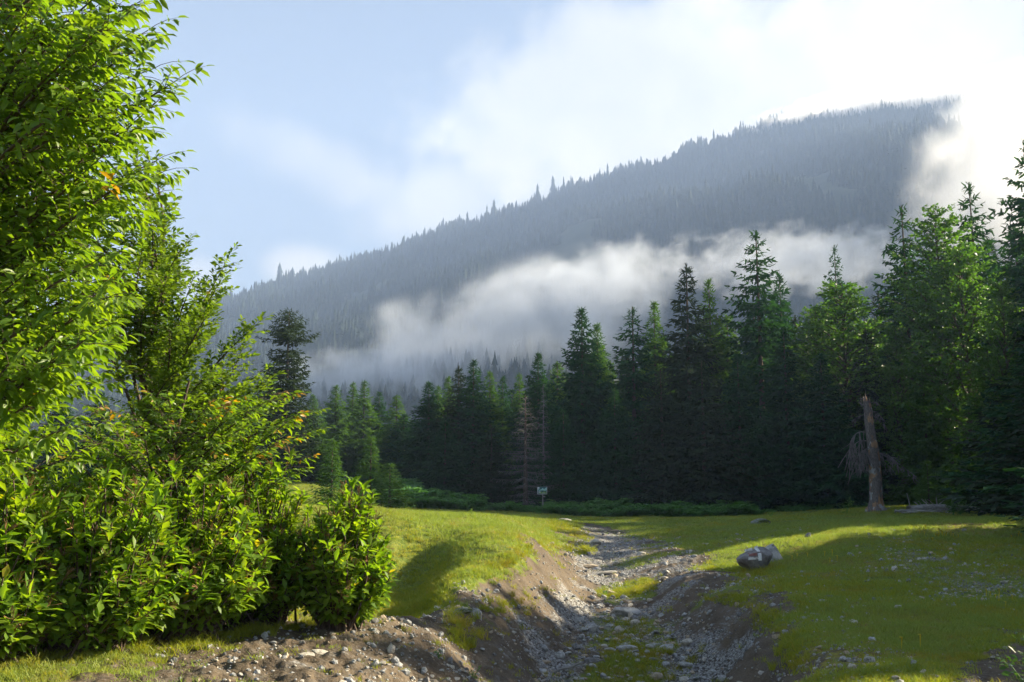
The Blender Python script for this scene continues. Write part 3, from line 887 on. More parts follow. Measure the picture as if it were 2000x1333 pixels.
BE = [beech(31, 20, 4.6, 30000, .21, M['beech'], .15), beech(32, 17, 3.8, 24000, .20, M['beech'], .2)]
BEECH = [
 (0, 1822, 348, 60, 1.0, 'tall airy beech, highest broadleaf crown of the wood'),
 (1, 1870, 430, 57, 1.0, 'beech right of the tallest airy crown, in front of the layered conifer'),
 (1, 1640, 508, 66, 1.25, 'broad light green beech left of the tall airy beech'),
 (1, 1590, 560, 68, .9, 'narrow beech on the left shoulder of the broad light green one'),
 (0, 1950, 500, 52, .75, 'green beech near the right edge below the cut conifer'),
 (1, 1745, 600, 62, .8, 'lower dim beech between the two big green crowns'),
 (1, 1690, 590, 70, .8, 'beech on the right shoulder of the broad light green one'),
]
for vi, u, v, Y, wf, lb in BEECH:
    x, _, zt = pix(u, v, Y); zb = gz(x, Y); H = zt - zb
    o = bpy.data.objects.new('beech_tree', None); LINK(o)
    s = H / (20 if vi == 0 else 17)
    o.location = (x, Y, zb); o.scale = (s * wf, s * wf, s); o.rotation_euler = (0, 0, rng.uniform(0, 6))
    tag(o, lb, 'tree', 'beeches in the wood')
    obj('trunk', BE[vi][1], o); obj('crown', BE[vi][0], o)

# ------------------------------------------------------------------ mountain forest
def far_conifer(seed, H=20.0, R0=3.2, tiers=9, sides=7):
    g = np.random.default_rng(seed)
    V, F = [], []
    for k in range(tiers):
        z0 = H * (.06 + .86 * k / tiers); r = R0 * (1 - k / tiers) ** .75 * g.uniform(.75, 1.15) + .25
        z1 = z0 + H * .19
        o = len(V)
        V.append((0, 0, min(z1, H)))
        for s in range(sides * 2):
            a = math.pi * s / sides + k * .7
            rr = r * (g.uniform(.85, 1.2) if s % 2 == 0 else g.uniform(.35, .6))
            V.append((rr * math.cos(a), rr * math.sin(a), z0 + g.uniform(-.4, .2) - (.5 if s % 2 == 0 else 0)))
        for s in range(sides * 2):
            F.append((o, o + 1 + s, o + 1 + (s + 1) % (sides * 2)))
    o = len(V)
    V += [(.25, 0, 0), (-.12, .2, 0), (-.12, -.2, 0), (0, 0, H)]
    F += [(o, o + 1, o + 3), (o + 1, o + 2, o + 3), (o + 2, o, o + 3)]
    return mesh_from('crown', np.array(V), np.array(F), [M['far']])


FC = [far_conifer(41, 16, 3.6, 8), far_conifer(42, 20, 3.0, 10), far_conifer(43, 14, 4.6, 6), far_conifer(44, 18, 2.9, 9, 6)]
n = 56000
px_ = rng.uniform(-760, 860, n); t_ = rng.random(n) ** .8
py_ = 400 + t_ * 690
keep = np.abs(px_) < py_ * .66 + 80
px_, py_ = px_[keep], py_[keep]
pz_ = mount(px_, py_)
n = len(px_)
clr = fbm(px_ / 60.0, py_ / 90.0, 3, 88)
kp = (clr < .62) | (py_ > 960)
px_, py_, pz_, clr = px_[kp], py_[kp], pz_[kp], clr[kp]; n = len(px_)
s_ = np.clip(rng.lognormal(-.42, .22, n), .35, 1.0) * (1 - .18 * clr)
scatter('mountain_forest', np.stack([px_, py_, pz_ - 1], 1), np.stack([np.zeros(n), np.zeros(n), rng.uniform(0, 6.28, n)], 1),
        np.stack([s_, s_, s_ * rng.uniform(.85, 1.15, n)], 1), FC, rng.integers(0, 4, n), 'dense dark conifer forest covering the mountainside')
n = 420
fx = rng.uniform(-40, 240, n); fy = rng.uniform(250, 345, n)
s_ = rng.uniform(.45, .85, n)
scatter('foothill_forest', np.stack([fx, fy, spur(fx, fy) - .5], 1), np.stack([np.zeros(n), np.zeros(n), rng.uniform(0, 6.28, n)], 1),
        np.stack([s_, s_, s_], 1), FC, rng.integers(0, 3, n), 'misty trees on the low spur behind the spruces')
# skyline trees one by one
def bank(xs_): return np.interp(xs_, rp[:, 0], rp[:, 2])
for i in range(150):
    u = 345 + (1560 - 345) * (i + rng.uniform(-1.6, 1.6)) / 150
    x = (u - 1000) / FPX * YR / 1.0
    y = YR + rng.uniform(-10, 8)
    h = float(np.clip(rng.lognormal(2.3, .36), 5, 25))
    kx = int(rng.integers(0, 4))
    o = obj('ridge_conifer', FC[kx], loc=(x, y, float(mount(np.array([x]), np.array([y]))[0]) - 1), label='conifer standing up on the mountain skyline', cat='tree', group='conifers along the mountain skyline')
    w = h / 20 * rng.uniform(.95, 1.5)
    o.scale = (w, w, h / 20); o.rotation_euler = (0, 0, rng.uniform(0, 6))
for u, vt, lb in ((547, 512, 'tall skyline conifer above the left shoulder, left of a broader one'), (572, 508, 'broad tall skyline conifer on the ridge\'s left shoulder'),
                  (1080, 342, 'tall narrow skyline conifer near the middle of the ridge'), (1050, 358, 'skyline conifer just left of the tall narrow one mid-ridge'), (965, 388, 'lone skyline conifer on the lower middle ridge')):
    x, y, zt = pix(u, vt, YR); zb = float(mount(np.array([x]), np.array([YR]))[0]) - 1
    o = obj('ridge_conifer', FC[1 if u != 572 else 0], loc=(x, y, zb), label=lb, cat='tree', group='conifers along the mountain skyline')
    k = (zt - zb) / 20; o.scale = (k * 1.35, k * 1.35, k)

# ------------------------------------------------------------------ air: haze and mist
def vol_mat(name, dens_fn, color, aniso, const=None):
    m, n = new_mat(name)
    pv = n.n('ShaderNodeVolumePrincipled', ins={'Color': (*color, 1), 'Anisotropy': aniso})
    if const is not None:
        pv.inputs['Density'].default_value = const
    else:
        m.node_tree.links.new(dens_fn(n), pv.inputs['Density'])
    n.n('ShaderNodeOutputMaterial', ins={1: pv.outputs[0]})
    return m


def boxmesh(name, lo, hi, mat):
    x0, y0, z0 = lo; x1, y1, z1 = hi
    V = np.array([(x0, y0, z0), (x1, y0, z0), (x1, y1, z0), (x0, y1, z0), (x0, y0, z1), (x1, y0, z1), (x1, y1, z1), (x0, y1, z1)], float)
    F = np.array([(0, 3, 2, 1), (4, 5, 6, 7), (0, 1, 5, 4), (1, 2, 6, 5), (2, 3, 7, 6), (3, 0, 4, 7)])
    return mesh_from(name, V, F, [mat])


HAZE = 0.00028
hz = obj('haze', boxmesh('haze', (-1800, -1800, -9), (1800, 1800, 700), vol_mat('haze', None, (.46, .62, .96), .0, HAZE)), kind='stuff', label='bluish morning haze filling the valley')


def mist(u, v, Y, hw, hh, hd, tilt, dens, fr=1.0, thr=.0, soft=.63, label='', seed=0, name='mist_bank', vcol=(.84, .88, .95), an=.25):
    """closed lumpy bank of mist; density falls to nothing before its surface"""
    c = pix(u, v, Y)
    k = Y / FPX
    def df(n):
        p = n.n('ShaderNodeTexCoord').outputs['Object']
        r = n.n('ShaderNodeVectorMath', operation='LENGTH', ins={0: n.vm('MULTIPLY', p, (1.0, 1.0, 1.0))}).outputs['Value']
        q = n.vm('ADD', n.vm('MULTIPLY', p, (hw / hh * .8, 1.2, 1.0)), (seed * 3.3, seed * 1.7, seed * .9))
        nz = n.noise(q, 1.6 * fr, 6.0, .58, .4)
        d = n.m('ADD', n.m('SUBTRACT', 1.0, r), n.m('MULTIPLY', n.m('SUBTRACT', nz, .5), 2.1))
        d = n.smooth(d, .12 + thr, .12 + soft + thr)
        d = n.m('MULTIPLY', d, n.smooth(r, .98, .80))
        return n.m('MULTIPLY', d, dens)
    mat = vol_mat(name, df, vcol, an)
    import bmesh
    bm = bmesh.new(); bmesh.ops.create_icosphere(bm, subdivisions=3, radius=1.0)
    me = bpy.data.meshes.new(name); bm.to_mesh(me); bm.free(); me.materials.append(mat)
    o = obj(name, me, loc=c, kind='stuff', label=label)
    o.scale = (hw * k, hd, hh * k); o.rotation_euler = (0, R(-tilt), 0)
    return o


# thin even air hanging over the valley in front of the mountain
import bmesh as _bm
_b = _bm.new(); _bm.ops.create_icosphere(_b, subdivisions=4, radius=1.0)
_me = bpy.data.meshes.new('valley_mist'); _b.to_mesh(_me); _b.free(); _me.materials.append(vol_mat('valley_mist', None, (.50, .65, .95), .0, .00035))
_o = obj('valley_mist', _me, loc=(0, 760, 150), kind='stuff', label='thin blue mist hanging before the mountain'); _o.scale = (1000, 380, 420)
mist(960, 660, 500, 470, 150, 75, 18, .024, .9, .0, label='veil of grey mist drifting low across the mountain foot', seed=1)
mist(1200, 545, 520, 270, 95, 50, 10, .028, 1.3, .10, label='bright torn mist cloud rising at the middle of the slope', seed=2)
mist(1560, 510, 540, 330, 85, 50, 3, .032, 1.4, .05, label='white mist strip behind the tallest spruces', seed=3)
mist(700, 740, 470, 260, 70, 60, 6, .022, 1.0, .0, label='thin mist pooled over the far spruces', seed=4)
mist(1960, 215, 900, 190, 95, 60, 20, .022, 1.5, -.10, 1.3, label='torn scrap of cloud where the ridge fades out', seed=9, name='ridge_cloud', vcol=(1, 1, 1), an=.6)
mist(1800, 208, 1050, 420, 46, 90, 8, .05, 1.4, -.10, label='cloud cap lying along the high ridge', seed=5, name='ridge_cloud', vcol=(1, 1, 1), an=.62)
mist(2015, 330, 540, 330, 240, 75, 35, .050, 1.6, -.12, 1.5, label='white cloud curling down the slope at the far right', seed=6, name='slope_cloud', vcol=(.97, .98, 1), an=.5)

# ------------------------------------------------------------------ leaves for the near plants
LEAF_V = np.array([[0, 0, 0], [.36, .30, .05], [0, .32, -.03], [-.36, .30, .05], [.40, .66, -.01], [0, .68, -.09], [-.40, .66, -.01], [0, 1.0, -.22]])
LEAF_F = [np.array([[0, 1, 2], [0, 2, 3], [4, 7, 5], [5, 7, 6]]), np.array([[1, 4, 5, 2], [2, 5, 6, 3]])]
OVAL_V = np.array([[0, 0, 0], [.16, .18, .03], [0, .2, 0], [-.16, .18, .03], [.44, .60, .05], [0, .60, -.01], [-.44, .60, .05], [0, 1.0, -.05]])


def leaf_variants(name, tplv, mat, k=10):
    out = []
    for i in range(k):
        g = np.random.default_rng(500 + i)
        v = tplv.copy(); v[:, 2] *= g.uniform(.3, 2.0); v[:, 0] *= g.uniform(.85, 1.15)
        out.append(mesh_from(name, v, LEAF_F, [mat], False, {'tint': np.full(len(v), i / (k - 1) if i else .97 * 0)}))
    return out


def add_leaves(root, P, Dd, Ln, wid, tplv, mat, variants, nind, tint=None, seed=0, roll=.5, name='foliage'):
    """nearest leaves become single leaf parts, the rest one mass"""
    g = np.random.default_rng(seed)
    n = len(P)
    x, d, z = frames(Dd, g.normal(0, roll, n))
    if tint is None:
        tint = np.clip(g.beta(2, 2, n) * .9, 0, 1)
        hot = g.random(n) < .012; tint[hot] = 1.0
    rt = np.array(root.location)
    # those that show largest: close to the eye and on the near side
    dist = np.linalg.norm(P - np.array([0, 0, EYE]), axis=1)
    vis = (P[:, 1] > 1) & (np.abs(P[:, 0] / P[:, 1]) < .515)
    score = np.where(vis, Ln / dist, 0)
    frontness = np.argsort(np.where(vis, dist / (Ln / Ln.mean()), 1e9))
    ind = frontness[:nind]
    mask = np.ones(n, bool); mask[ind] = False
    V, F = frames_to_mesh(tplv, LEAF_F, (P - rt)[mask], x[mask], d[mask], z[mask], (Ln * wid)[mask], Ln[mask], Ln[mask])
    fo = obj(name, mesh_from(name, V, F, [mat], False, {'tint': np.repeat(tint[mask], len(tplv))}), root)
    fo['kind'] = 'stuff'
    for i in ind:
        o = bpy.data.objects.new('leaf', variants[int(tint[i] * 8.99) if tint[i] < .99 else 9]); LINK(o); o.parent = root
        w = wid * Ln[i]; l = Ln[i]
        o.matrix_basis = Matrix(((x[i][0] * w, d[i][0] * l, z[i][0] * l, P[i][0] - rt[0]), (x[i][1] * w, d[i][1] * l, z[i][1] * l, P[i][1] - rt[1]),
                                 (x[i][2] * w, d[i][2] * l, z[i][2] * l, P[i][2] - rt[2]), (0, 0, 0, 1)))
    return fo


LV = {'cherry': leaf_variants('leaf', LEAF_V, M['cherry']), 'rhodo': leaf_variants('leaf', OVAL_V, M['rhodo']), 'pear': leaf_variants('leaf', OVAL_V, M['pear'])}


def bez(p0, p1, p2, n=12):
    t = np.linspace(0, 1, n)[:, None]
    return (1 - t) ** 2 * p0 + 2 * t * (1 - t) * p1 + t * t * p2


def leafy_tree(name, label, base, top, tips, seed, mat, key, leaf, wid, tw_gap, tw_len, nleaf, droop, nind, bark, rtrunk, rise=.5, tplv=LEAF_V, redtips=False):
    g = np.random.default_rng(seed)
    base = np.array(base, float); top = np.array(top, float)
    root = bpy.data.objects.new(name, None); LINK(root); root.location = base
    tag(root, label, 'tree')
    mid = (base + top) / 2 + g.normal(0, .12, 3)
    tp = bez(base - [0, 0, .3], mid, top, 14)
    V, F = tubes([tp - base], [rtrunk * (1 - .8 * np.linspace(0, 1, 14))], 8)
    obj('trunk', mesh_from('trunk', V, F, [bark], True), root)
    P_, D_, L_, T_ = [], [], [], []
    tw_p, tw_r = [], []
    for tip in tips:
        tip = np.array(tip, float)
        hz_ = math.hypot(*(tip - base)[:2])
        zst = tip[2] - hz_ * rise
        zst = min(max(zst, base[2] + .15 * (top[2] - base[2])), top[2])
        f = (zst - base[2]) / (top[2] - base[2])
        st = np.array([np.interp(f, np.linspace(0, 1, 14), tp[:, c]) for c in range(3)])
        L = np.linalg.norm(tip - st)
        ctl = (st + tip) / 2 + np.array([0, 0, .10 * L]) + g.normal(0, .06 * L, 3)
        lp = bez(st, ctl, tip, 14)
        r0 = .008 + .010 * L
        V, F = tubes([lp - base], [np.linspace(r0, .003, 14)], 5)
        obj('branch', mesh_from('branch', V, F, [bark], True), root)
        m = int(L * .88 / tw_gap)
        for j in range(m):
            f = .18 + .82 * (j + g.uniform(0, 1)) / m
            bp = np.array([np.interp(f, np.linspace(0, 1, 14), lp[:, c]) for c in range(3)])
            ax = unit(lp[-1] - lp[-4] if f > .8 else tip - st)
            sd_ = unit(np.cross(ax, [0, 0, 1])) * (1 if j % 2 else -1)
            dd = unit(ax * g.uniform(.6, 1.2) + sd_ * g.uniform(.3, 1.0) + np.array([0, 0, g.uniform(-.25, .5)]) + g.normal(0, .12, 3))
            tl = tw_len * g.uniform(.5, 1.2) * (1.2 - .5 * f)
            if j == m - 1:
                dd = ax; bp = lp[-1]; tl = tw_len * .8
            ep = bp + dd * tl + np.array([0, 0, -.12 * tl])
            tw_p.append(bez(bp, bp + dd * tl * .5 + [0, 0, .03], ep, 4) - base); tw_r.append(np.array([.004, .003, .0025, .0015]))
            k = max(4, int(nleaf * tl / tw_len))
            ff = np.linspace(.08, 1, k)
            pp = bp + (ep - bp) * ff[:, None]
            sg = np.where(np.arange(k) % 2 == 0, 1, -1)[:, None]
            s2 = unit(np.cross(dd, [0, 0, 1]) + 1e-5)
            ld = unit(dd[None] * .7 + s2 * sg * .75 + g.normal(0, .28, (k, 3)) + np.array([0, 0, -droop]))
            ld[-1] = dd + [0, 0, -droop * .6]
            P_.append(pp); D_.append(ld); L_.append(leaf * g.uniform(.65, 1.2, k) * np.interp(ff, [0, .5, 1], [.8, 1, .85]))
            tt = np.clip(g.beta(2.2, 2.2, k) * .85 + g.normal(0, .08), 0, .96)
            if redtips and f > .90 and g.random() < .6:
                tt = np.where(g.random(k) < .4, 1.0, tt)
            elif g.random() < .003:
                tt[:] = 1.0
            T_.append(tt)
    V, F = tubes(tw_p, tw_r, 3)
    o = obj('twigs', mesh_from('twigs', V, F, [bark]), root); o['kind'] = 'stuff'
    P = np.concatenate(P_)
    add_leaves(root, P, np.concatenate(D_), np.concatenate(L_), wid, tplv, mat, LV[key], nind, np.concatenate(T_), seed)
    return len(P)


g0 = np.random.default_rng(77)
# big cherry, upper left
tips = [pix(*t) for t in [(215, -30, 7), (262, 10, 7.2), (225, 40, 6.6), (285, 62, 7.4), (262, 100, 6.8), (292, 138, 7.0), (338, 162, 7.0), (300, 205, 7.2), (255, 240, 6.7), (240, 262, 7.4),
                          (298, 318, 7.6), (300, 345, 7.2), (280, 392, 7.0), (262, 425, 7.5), (205, 300, 6.6), (190, 190, 6.3), (160, 90, 6.2), (200, 120, 7.8)]]
out_v = [-150, 0, 160, 260, 340, 430, 520, 620, 720, 820, 900]
out_u = [230, 225, 250, 215, 255, 225, 235, 215, 190, 190, 190]
for i in range(120):
    v = g0.uniform(-140, 880)
    um = np.interp(v, out_v, out_u)
    u = um - abs(g0.normal(0, 1)) * 105 - 4
    tips.append(pix(max(u, -160), v, g0.uniform(6.0, 9.2)))
nA = leafy_tree('cherry_tree', 'large-leaved cherry tree filling the upper left with long drooping leaves', (*pix(-330, 1000, 7.6)[:2], gz(*pix(-330, 1000, 7.6)[:2])), (-4.3, 7.8, 6.9), tips, 5, M['cherry'], 'cherry',
           .118, .42, .075, .36, 13, .62, 300, M['bark_young'], .12, .45)
# small-leaved wild pear behind it
tips = [pix(*t) for t in [(322, 412, 12.5), (300, 440, 12), (360, 480, 12.2), (350, 500, 13), (442, 510, 12.4), (425, 560, 12), (418, 590, 12.8), (498, 638, 12.2), (470, 690, 12), (408, 612, 11.8), (405, 650, 12.6),
                          (372, 560, 12), (520, 745, 12.2), (500, 735, 12.8), (540, 790, 12.3), (265, 290, 13), (290, 310, 13.5), (245, 330, 13), (330, 640, 11.6), (400, 740, 11.5), (480, 800, 11.8), (460, 770, 13), (440, 850, 12), (520, 840, 12.5)]]
for i in range(62):
    v = g0.uniform(420, 900)
    um = np.interp(v, [400, 500, 560, 640, 720, 800, 900], [285, 345, 370, 400, 440, 480, 500])
    tips.append(pix(um - abs(g0.normal(0, 1)) * 110, v, g0.uniform(11.3, 14.5)))
bx_ = pix(215, 1000, 13)
nB = leafy_tree('wild_pear_tree', 'small-leaved spreading fruit tree with upright shoots behind the cherry', (bx_[0], 13, gz(bx_[0], 13)), (bx_[0] + .5, 13, 5.0), tips, 6, M['pear'], 'pear',
           .098, .55, .055, .34, 17, .12, 0, M['bark_young'], .10, .75, OVAL_V)
# young cherry with reddish tips, lower
tips = [pix(*t) for t in [(548, 780, 10), (585, 812, 10), (555, 830, 9.6), (540, 770, 10.4), (500, 800, 9.5), (575, 905, 9.8), (560, 935, 9.5), (520, 880, 9.4), (470, 840, 9.4), (440, 790, 9.8), (400, 800, 9.5), (590, 850, 10.3), (330, 780, 9.4), (360, 840, 9.2)]]
for i in range(22):
    v = g0.uniform(770, 930)
    tips.append(pix(g0.uniform(60, 500), v, g0.uniform(8.9, 11)))
bx_ = pix(330, 1150, 10.0)
leafy_tree('young_cherry_tree', 'young cherry with reddish-yellow leaf tips leaning out above the rhododendrons', (bx_[0], 10, gz(bx_[0], 10)), (bx_[0] + .1, 10, 2.7), tips, 8, M['cherry'], 'cherry',
           .088, .46, .065, .32, 13, .45, 200, M['bark_young'], .06, .55, LEAF_V, True)

# ------------------------------------------------------------------ rhododendron bushes
def rhodo(label, u, vb, Y, hw, hd, vt, nros, seed, nind=260, leaf=.155, fringe=()):
    g = np.random.default_rng(seed)
    cx, cy, _ = pix(u, vb, Y)
    zb = gz(cx, cy)
    zt = pix(u, vt, Y)[2]
    H = zt - zb
    root = bpy.data.objects.new('rhododendron_bush', None); LINK(root); root.location = (cx, cy, zb)
    tag(root, label, 'bush', 'rhododendrons along the earth bank')
    rt = np.array([cx, cy, zb])
    ends = []
    leaf = leaf * .80; nros = int(nros * 2.6)
    for i in range(nros):
        th = math.acos(1 - g.uniform(0, 1) * 1.12)
        ph = g.uniform(0, 6.283)
        rr = g.uniform(.62, 1.03) if g.random() < .75 else g.uniform(.35, .7)
        lump = 1 + .22 * vnoise(math.cos(ph) * 1.8 + seed, math.sin(ph) * 1.8 + th * 2, seed)
        nrm = np.array([math.sin(th) * math.cos(ph), math.sin(th) * math.sin(ph), math.cos(th)])
        p = np.array([nrm[0] * hw, nrm[1] * hd, nrm[2] * H * .62 + H * .34]) * rr * lump
        p[2] = max(p[2], .10 + g.uniform(0, .12))
        ends.append((p, nrm))
    for (fu, fv, fY) in fringe:
        q = np.array(pix(fu, fv, fY)) - rt
        ends.append((q, unit(q - [0, 0, H * .3])))
        for f_ in (.88, .74, .6):
            q2 = q * f_ + g.normal(0, .05, 3); ends.append((q2, unit(q2 - [0, 0, H * .3] + g.normal(0, .15, 3))))
    P_, D_, L_, T_ = [], [], [], []
    stems, srad, flw, frd = [], [], [], []
    for p, nrm in ends:
        b0 = np.array([g.normal(0, .18) * hw, g.normal(0, .18) * hd, -.05])
        mid = np.array([p[0] * .45 + g.normal(0, .08), p[1] * .45 + g.normal(0, .08), p[2] * .38])
        sp = bez(b0, mid, p, 7)
        stems.append(sp); srad.append(np.linspace(.014, .005, 7))
        ax = unit(nrm * .8 + np.array([0, 0, .75]) + g.normal(0, .25, 3))
        ref = unit(np.cross(ax, [0.3, 0.2, 1.0])); ref2 = np.cross(ax, ref)
        k = int(g.integers(9, 14))
        base_t = np.clip(g.beta(2, 2) * .8, 0, .9)
        for j in range(k):
            a = j * 2.399 + g.uniform(-.3, .3)
            open_ = g.uniform(.75, 1.35) if j > 2 else g.uniform(.3, .7)
            d = ax * math.cos(open_) + (ref * math.cos(a) + ref2 * math.sin(a)) * math.sin(open_)
            P_.append(p + rt - ax * (.012 * (k - j))); D_.append(d + g.normal(0, .08, 3)); L_.append(leaf * g.uniform(.6, 1.15))
            T_.append(1.0 if g.random() < .012 else np.clip(base_t + g.normal(0, .18), 0, .95))
        # a few older leaves down the stem
        for j in range(7):
            f = g.uniform(.6, .98)
            q = sp[int(f * 6)] + g.normal(0, .02, 3)
            P_.append(q + rt); D_.append(unit(g.normal(0, 1, 3) + nrm)); L_.append(leaf * g.uniform(.6, 1.0)); T_.append(g.uniform(0, .5))
        if g.random() < .26:
            for j in range(9):
                dd = unit(ax + g.normal(0, .75, 3)); e = p + dd * g.uniform(.04, .09) + ax * .02
                flw.append(np.array([p, (p + e) / 2 + g.normal(0, .004, 3), e])); frd.append(np.array([.0018, .002, .0045]))
    V, F = tubes(stems, srad, 4)
    o = obj('stems', mesh_from('stems', V, F, [M['bark_young']]), root); o['kind'] = 'stuff'
    if flw:
        V, F = tubes(flw, frd, 3)
        o = obj('seed_heads', mesh_from('seed_heads', V, F, [M['brown']]), root, label='rusty brown dried flower clusters'); o['kind'] = 'stuff'
    add_leaves(root, np.array(P_), np.array(D_), np.array(L_), .50, OVAL_V, M['rhodo'], LV['rhodo'], nind, np.array(T_), seed, .25)


rhodo('rightmost rhododendron leaning over the dirt, with a tall plume of leaves beside the grassy hollow', 665, 1215, 9.4, .46, .5, 1000, 150, 21, 300, .15,
      [(690, 935, 9.5), (712, 945, 9.4), (728, 962, 9.5), (700, 965, 9.3), (675, 955, 9.6), (660, 985, 9.4), (715, 985, 9.5), (640, 975, 9.6), (735, 1050, 9.5), (742, 1085, 9.4), (748, 1130, 9.5), (735, 1165, 9.4), (728, 1040, 9.6), (705, 1010, 9.5), (690, 1000, 9.4), (600, 990, 9.7), (625, 1010, 9.5), (715, 1190, 9.4), (740, 1110, 9.3)])
rhodo('rhododendron with many brown seed heads, next left of the rightmost one', 500, 1235, 9.7, .72, .6, 900, 210, 22, 300, .15,
      [(560, 940, 9.6), (590, 960, 9.6), (530, 915, 9.6), (480, 905, 9.6), (560, 1150, 9.0), (575, 1100, 9.1)])
rhodo('wide rhododendron at the middle of the thicket reaching low over the grass', 355, 1262, 8.7, .72, .65, 935, 230, 23, 300, .155)
rhodo('big rhododendron at the left corner with a dark hollow beneath', 165, 1275, 7.9, .75, .7, 930, 240, 24, 300, .16)
rhodo('rhododendron cut by the left edge of the picture', -20, 1285, 7.3, .62, .7, 940, 200, 25, 260, .16)
rhodo('taller rhododendron behind the thicket on its left part', 250, 1180, 10.6, 1.2, .7, 860, 300, 26, 150, .15)
rhodo('taller rhododendron at the far left behind the corner bush', -60, 1180, 9.6, 1.1, .7, 840, 260, 27, 150, .15)
rhodo('rhododendron standing back between the seed-head bush and the young cherry', 450, 1150, 11.2, .8, .6, 900, 160, 28, 100, .15)

# ------------------------------------------------------------------ stones
def rock_mesh(seed, sub=2, flat=.6, mat=None, name='stone', sharp=.35):
    import bmesh
    g = np.random.default_rng(seed)
    bm = bmesh.new(); bmesh.ops.create_icosphere(bm, subdivisions=sub, radius=.5)
    me = bpy.data.meshes.new(name); bm.to_mesh(me); bm.free()
    V = np.array([v.co[:] for v in me.vertices])
    # chip flat facets off the ball
    for k in range(9):
        nrm = unit(g.normal(0, 1, 3)); d = g.uniform(.24, .42)
        h = V @ nrm
        V = V - np.where(h > d, (h - d) * .85, 0)[:, None] * nrm
    V *= np.array([1, g.uniform(.65, .95), flat * g.uniform(.75, 1.2)])
    V += .03 * sharp * np.stack([vnoise(V[:, 0] * 7 + i, V[:, 1] * 7 + V[:, 2] * 5, seed + i) for i in range(3)], 1)
    for v, c in zip(me.vertices, V): v.co = c
    me.materials.append(mat)
    return me


kinds = ['rock', 'rock', 'rock', 'rock_dark', 'rock_pale', 'rock_tan', 'rock']
RK = [rock_mesh(100 + i, 2, .35 + .4 * ((i * 37) % 10) / 10, M[kinds[i % 7]]) for i in range(21)]


def stone_at(name, me, x, y, size, rz=None, tilt=(0, 0), sink=.25, label=None, cat=None, group=None, sc=(1, 1, 1)):
    zz = gz(x, y)
    o = obj(name, me, loc=(x, y, zz + size * sc[2] * (.22 - sink * .4)), label=label, cat=cat, group=group)
    o.scale = (size * sc[0], size * sc[1], size * sc[2])
    o.rotation_euler = (tilt[0], tilt[1], rng.uniform(0, 6.28) if rz is None else rz)
    return o


def on_ground(u, v, y0=5.0, y1=80.0):
    """where the line of sight through the pixel meets the ground"""
    ys = np.geomspace(y0, y1, 500)
    p = np.array([pix(u, v, y) for y in ys])
    z = terrain(p[:, 0], p[:, 1])[0]
    below = np.where(p[:, 2] <= z)[0]
    i = below[0] if len(below) else len(ys) - 1
    return p[i, 0], p[i, 1]


